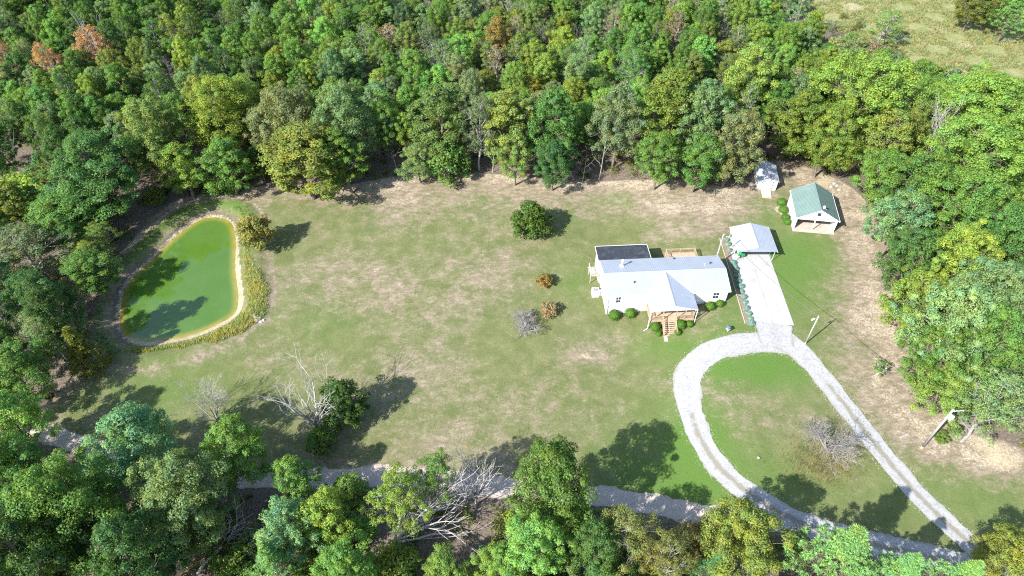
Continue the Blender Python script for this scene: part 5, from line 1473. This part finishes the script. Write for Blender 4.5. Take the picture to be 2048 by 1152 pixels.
for i, (px, py) in enumerate(spots):
    x, y, z = G(px, py, .3); x = min(max(x, 35.15), 35.75)
    if i < 3: lab = f'blue-green leafy plant beside the carport, {ORD[i]} from the back'
    else: lab = f'blue-green leafy plant in the drive bed, {ORD[i - 3]} from the carport end'
    o = empty('leafy_plant', (x, y, .02), i * 2.1, lab, 'plant', 'blue-green plants lining the concrete drive'); r = .46 + .07 * sin(i * 2.7); o.scale = (r, r, r * .85)
    f_ = add('foliage', BLUE[i % 3], o); f_.color = (.21, .35, .315, 1)
    add('stem', stem_me, o)

# little lamp by the driveway, stump, stick, rocks, white splash block, buoys
x, y, z = G(1455, 663)
la = empty('yard_ornament', (x, y, z), .5, 'small dark-topped wooden birdhouse ornament on the grass by the gravel', 'ornament')
a_ = MB(); a_.box(-.06, .06, -.06, .06, -.2, .5); a_.build('post', M['wood'], la)
a_ = MB(); a_.box(-.26, .26, -.22, .22, .5, .92); a_.build('body', M['trim'], la)
a_ = MB(); a_.prism([(-.36, -.3, .9), (.36, -.3, .9), (0, -.3, 1.22)], (0, .6, 0)); a_.build('roof', M['bluebin'], la)
x, y, z = G(1516, 917)
stp = empty('tree_stump', (x, y, z), 0, 'small pale stump in the grass inside the driveway loop', 'stump')
a_ = MB(); a_.bar((0, 0, -.2), (0, 0, .2), .24, 9, .19); a_.build('stump_wood', M['bark'], stp); a_ = MB(); a_.bar((0, 0, .201), (0, 0, .22), .18, 9); a_.build('cut_top', M['palebark'], stp)
x, y, z = G(1800, 876); x2, y2, z2 = G(1812, 870)
a_ = MB(); a_.bar((x, y, z + .06), (x2 + .2, y2 + .1, z2 + .1), .07, 7); a_.bar((x2 + .2, y2 + .1, z2 + .1), (x2 + .7, y2 + .5, z2 + .16), .05, 6, .02); a_.build('fallen_stick', M['palebark'], label='pale stick lying on the grass left of the transformer pole', cat='stick')
x, y, z = G(1880, 880); plant('bush', x, y, 1.3, .9, 'y', 'low green shrub on dry ground right of the transformer pole')
x, y, z = G(1930, 850); plant('bush', x - 2, y - 1, 1.2, .9, 'o', 'low olive shrub behind the transformer pole')
x, y, z = G(430, 380); plant('bush', x, y, 2.6, 2.4, 'y', 'yellow-green bush at the wood edge above the pond')
x, y, z = G(318, 405); plant('bush', x, y, 2.6, 1.8, 'c', 'yellow bush in the shade at the wood edge left above the pond')
x, y, z = G(468, 383); plant('bush', x, y, 2.2, 1.8, 'g', 'green bush right of the yellow-green bush above the pond')
rr_ = np.random.default_rng(5)
def rock(x, y, r, label, group, mat='rock'):
    z = tz(x, y); mb = MB(); n = 7
    ring = lambda rad, zz: [(x + rad * cos(2*pi*i/n) * rr_.uniform(.75, 1.15), y + rad * sin(2*pi*i/n) * rr_.uniform(.75, 1.15), zz) for i in range(n)]
    mb.prism2(ring(r, z - .1), ring(r * .9, z + r * .35)); mb.prism2(ring(r * .88, z + r * .34), ring(r * .45, z + r * .7))
    mb.build('rock', M[mat], label=label, cat='rock', group=group)
for k in range(16):
    x, y, z = G(515 + rr_.normal(0, 7), 640 + rr_.normal(0, 4)); rock(x, y, rr_.uniform(.14, .34), 'pale rock in the small pile at the lower right pond bank', 'rocks at the pond corner')
for k, (px, py) in enumerate(((1668,367),(1674,372),(1662,374),(1678,380))):
    x, y, z = G(px, py); rock(x, y, .40, 'dark grey rock at the wood edge behind the garage', 'rocks behind the garage', 'polewood')
x, y, z = G(240, 585); rock(x, y, .35, 'single pale rock on the left bank of the pond', None)
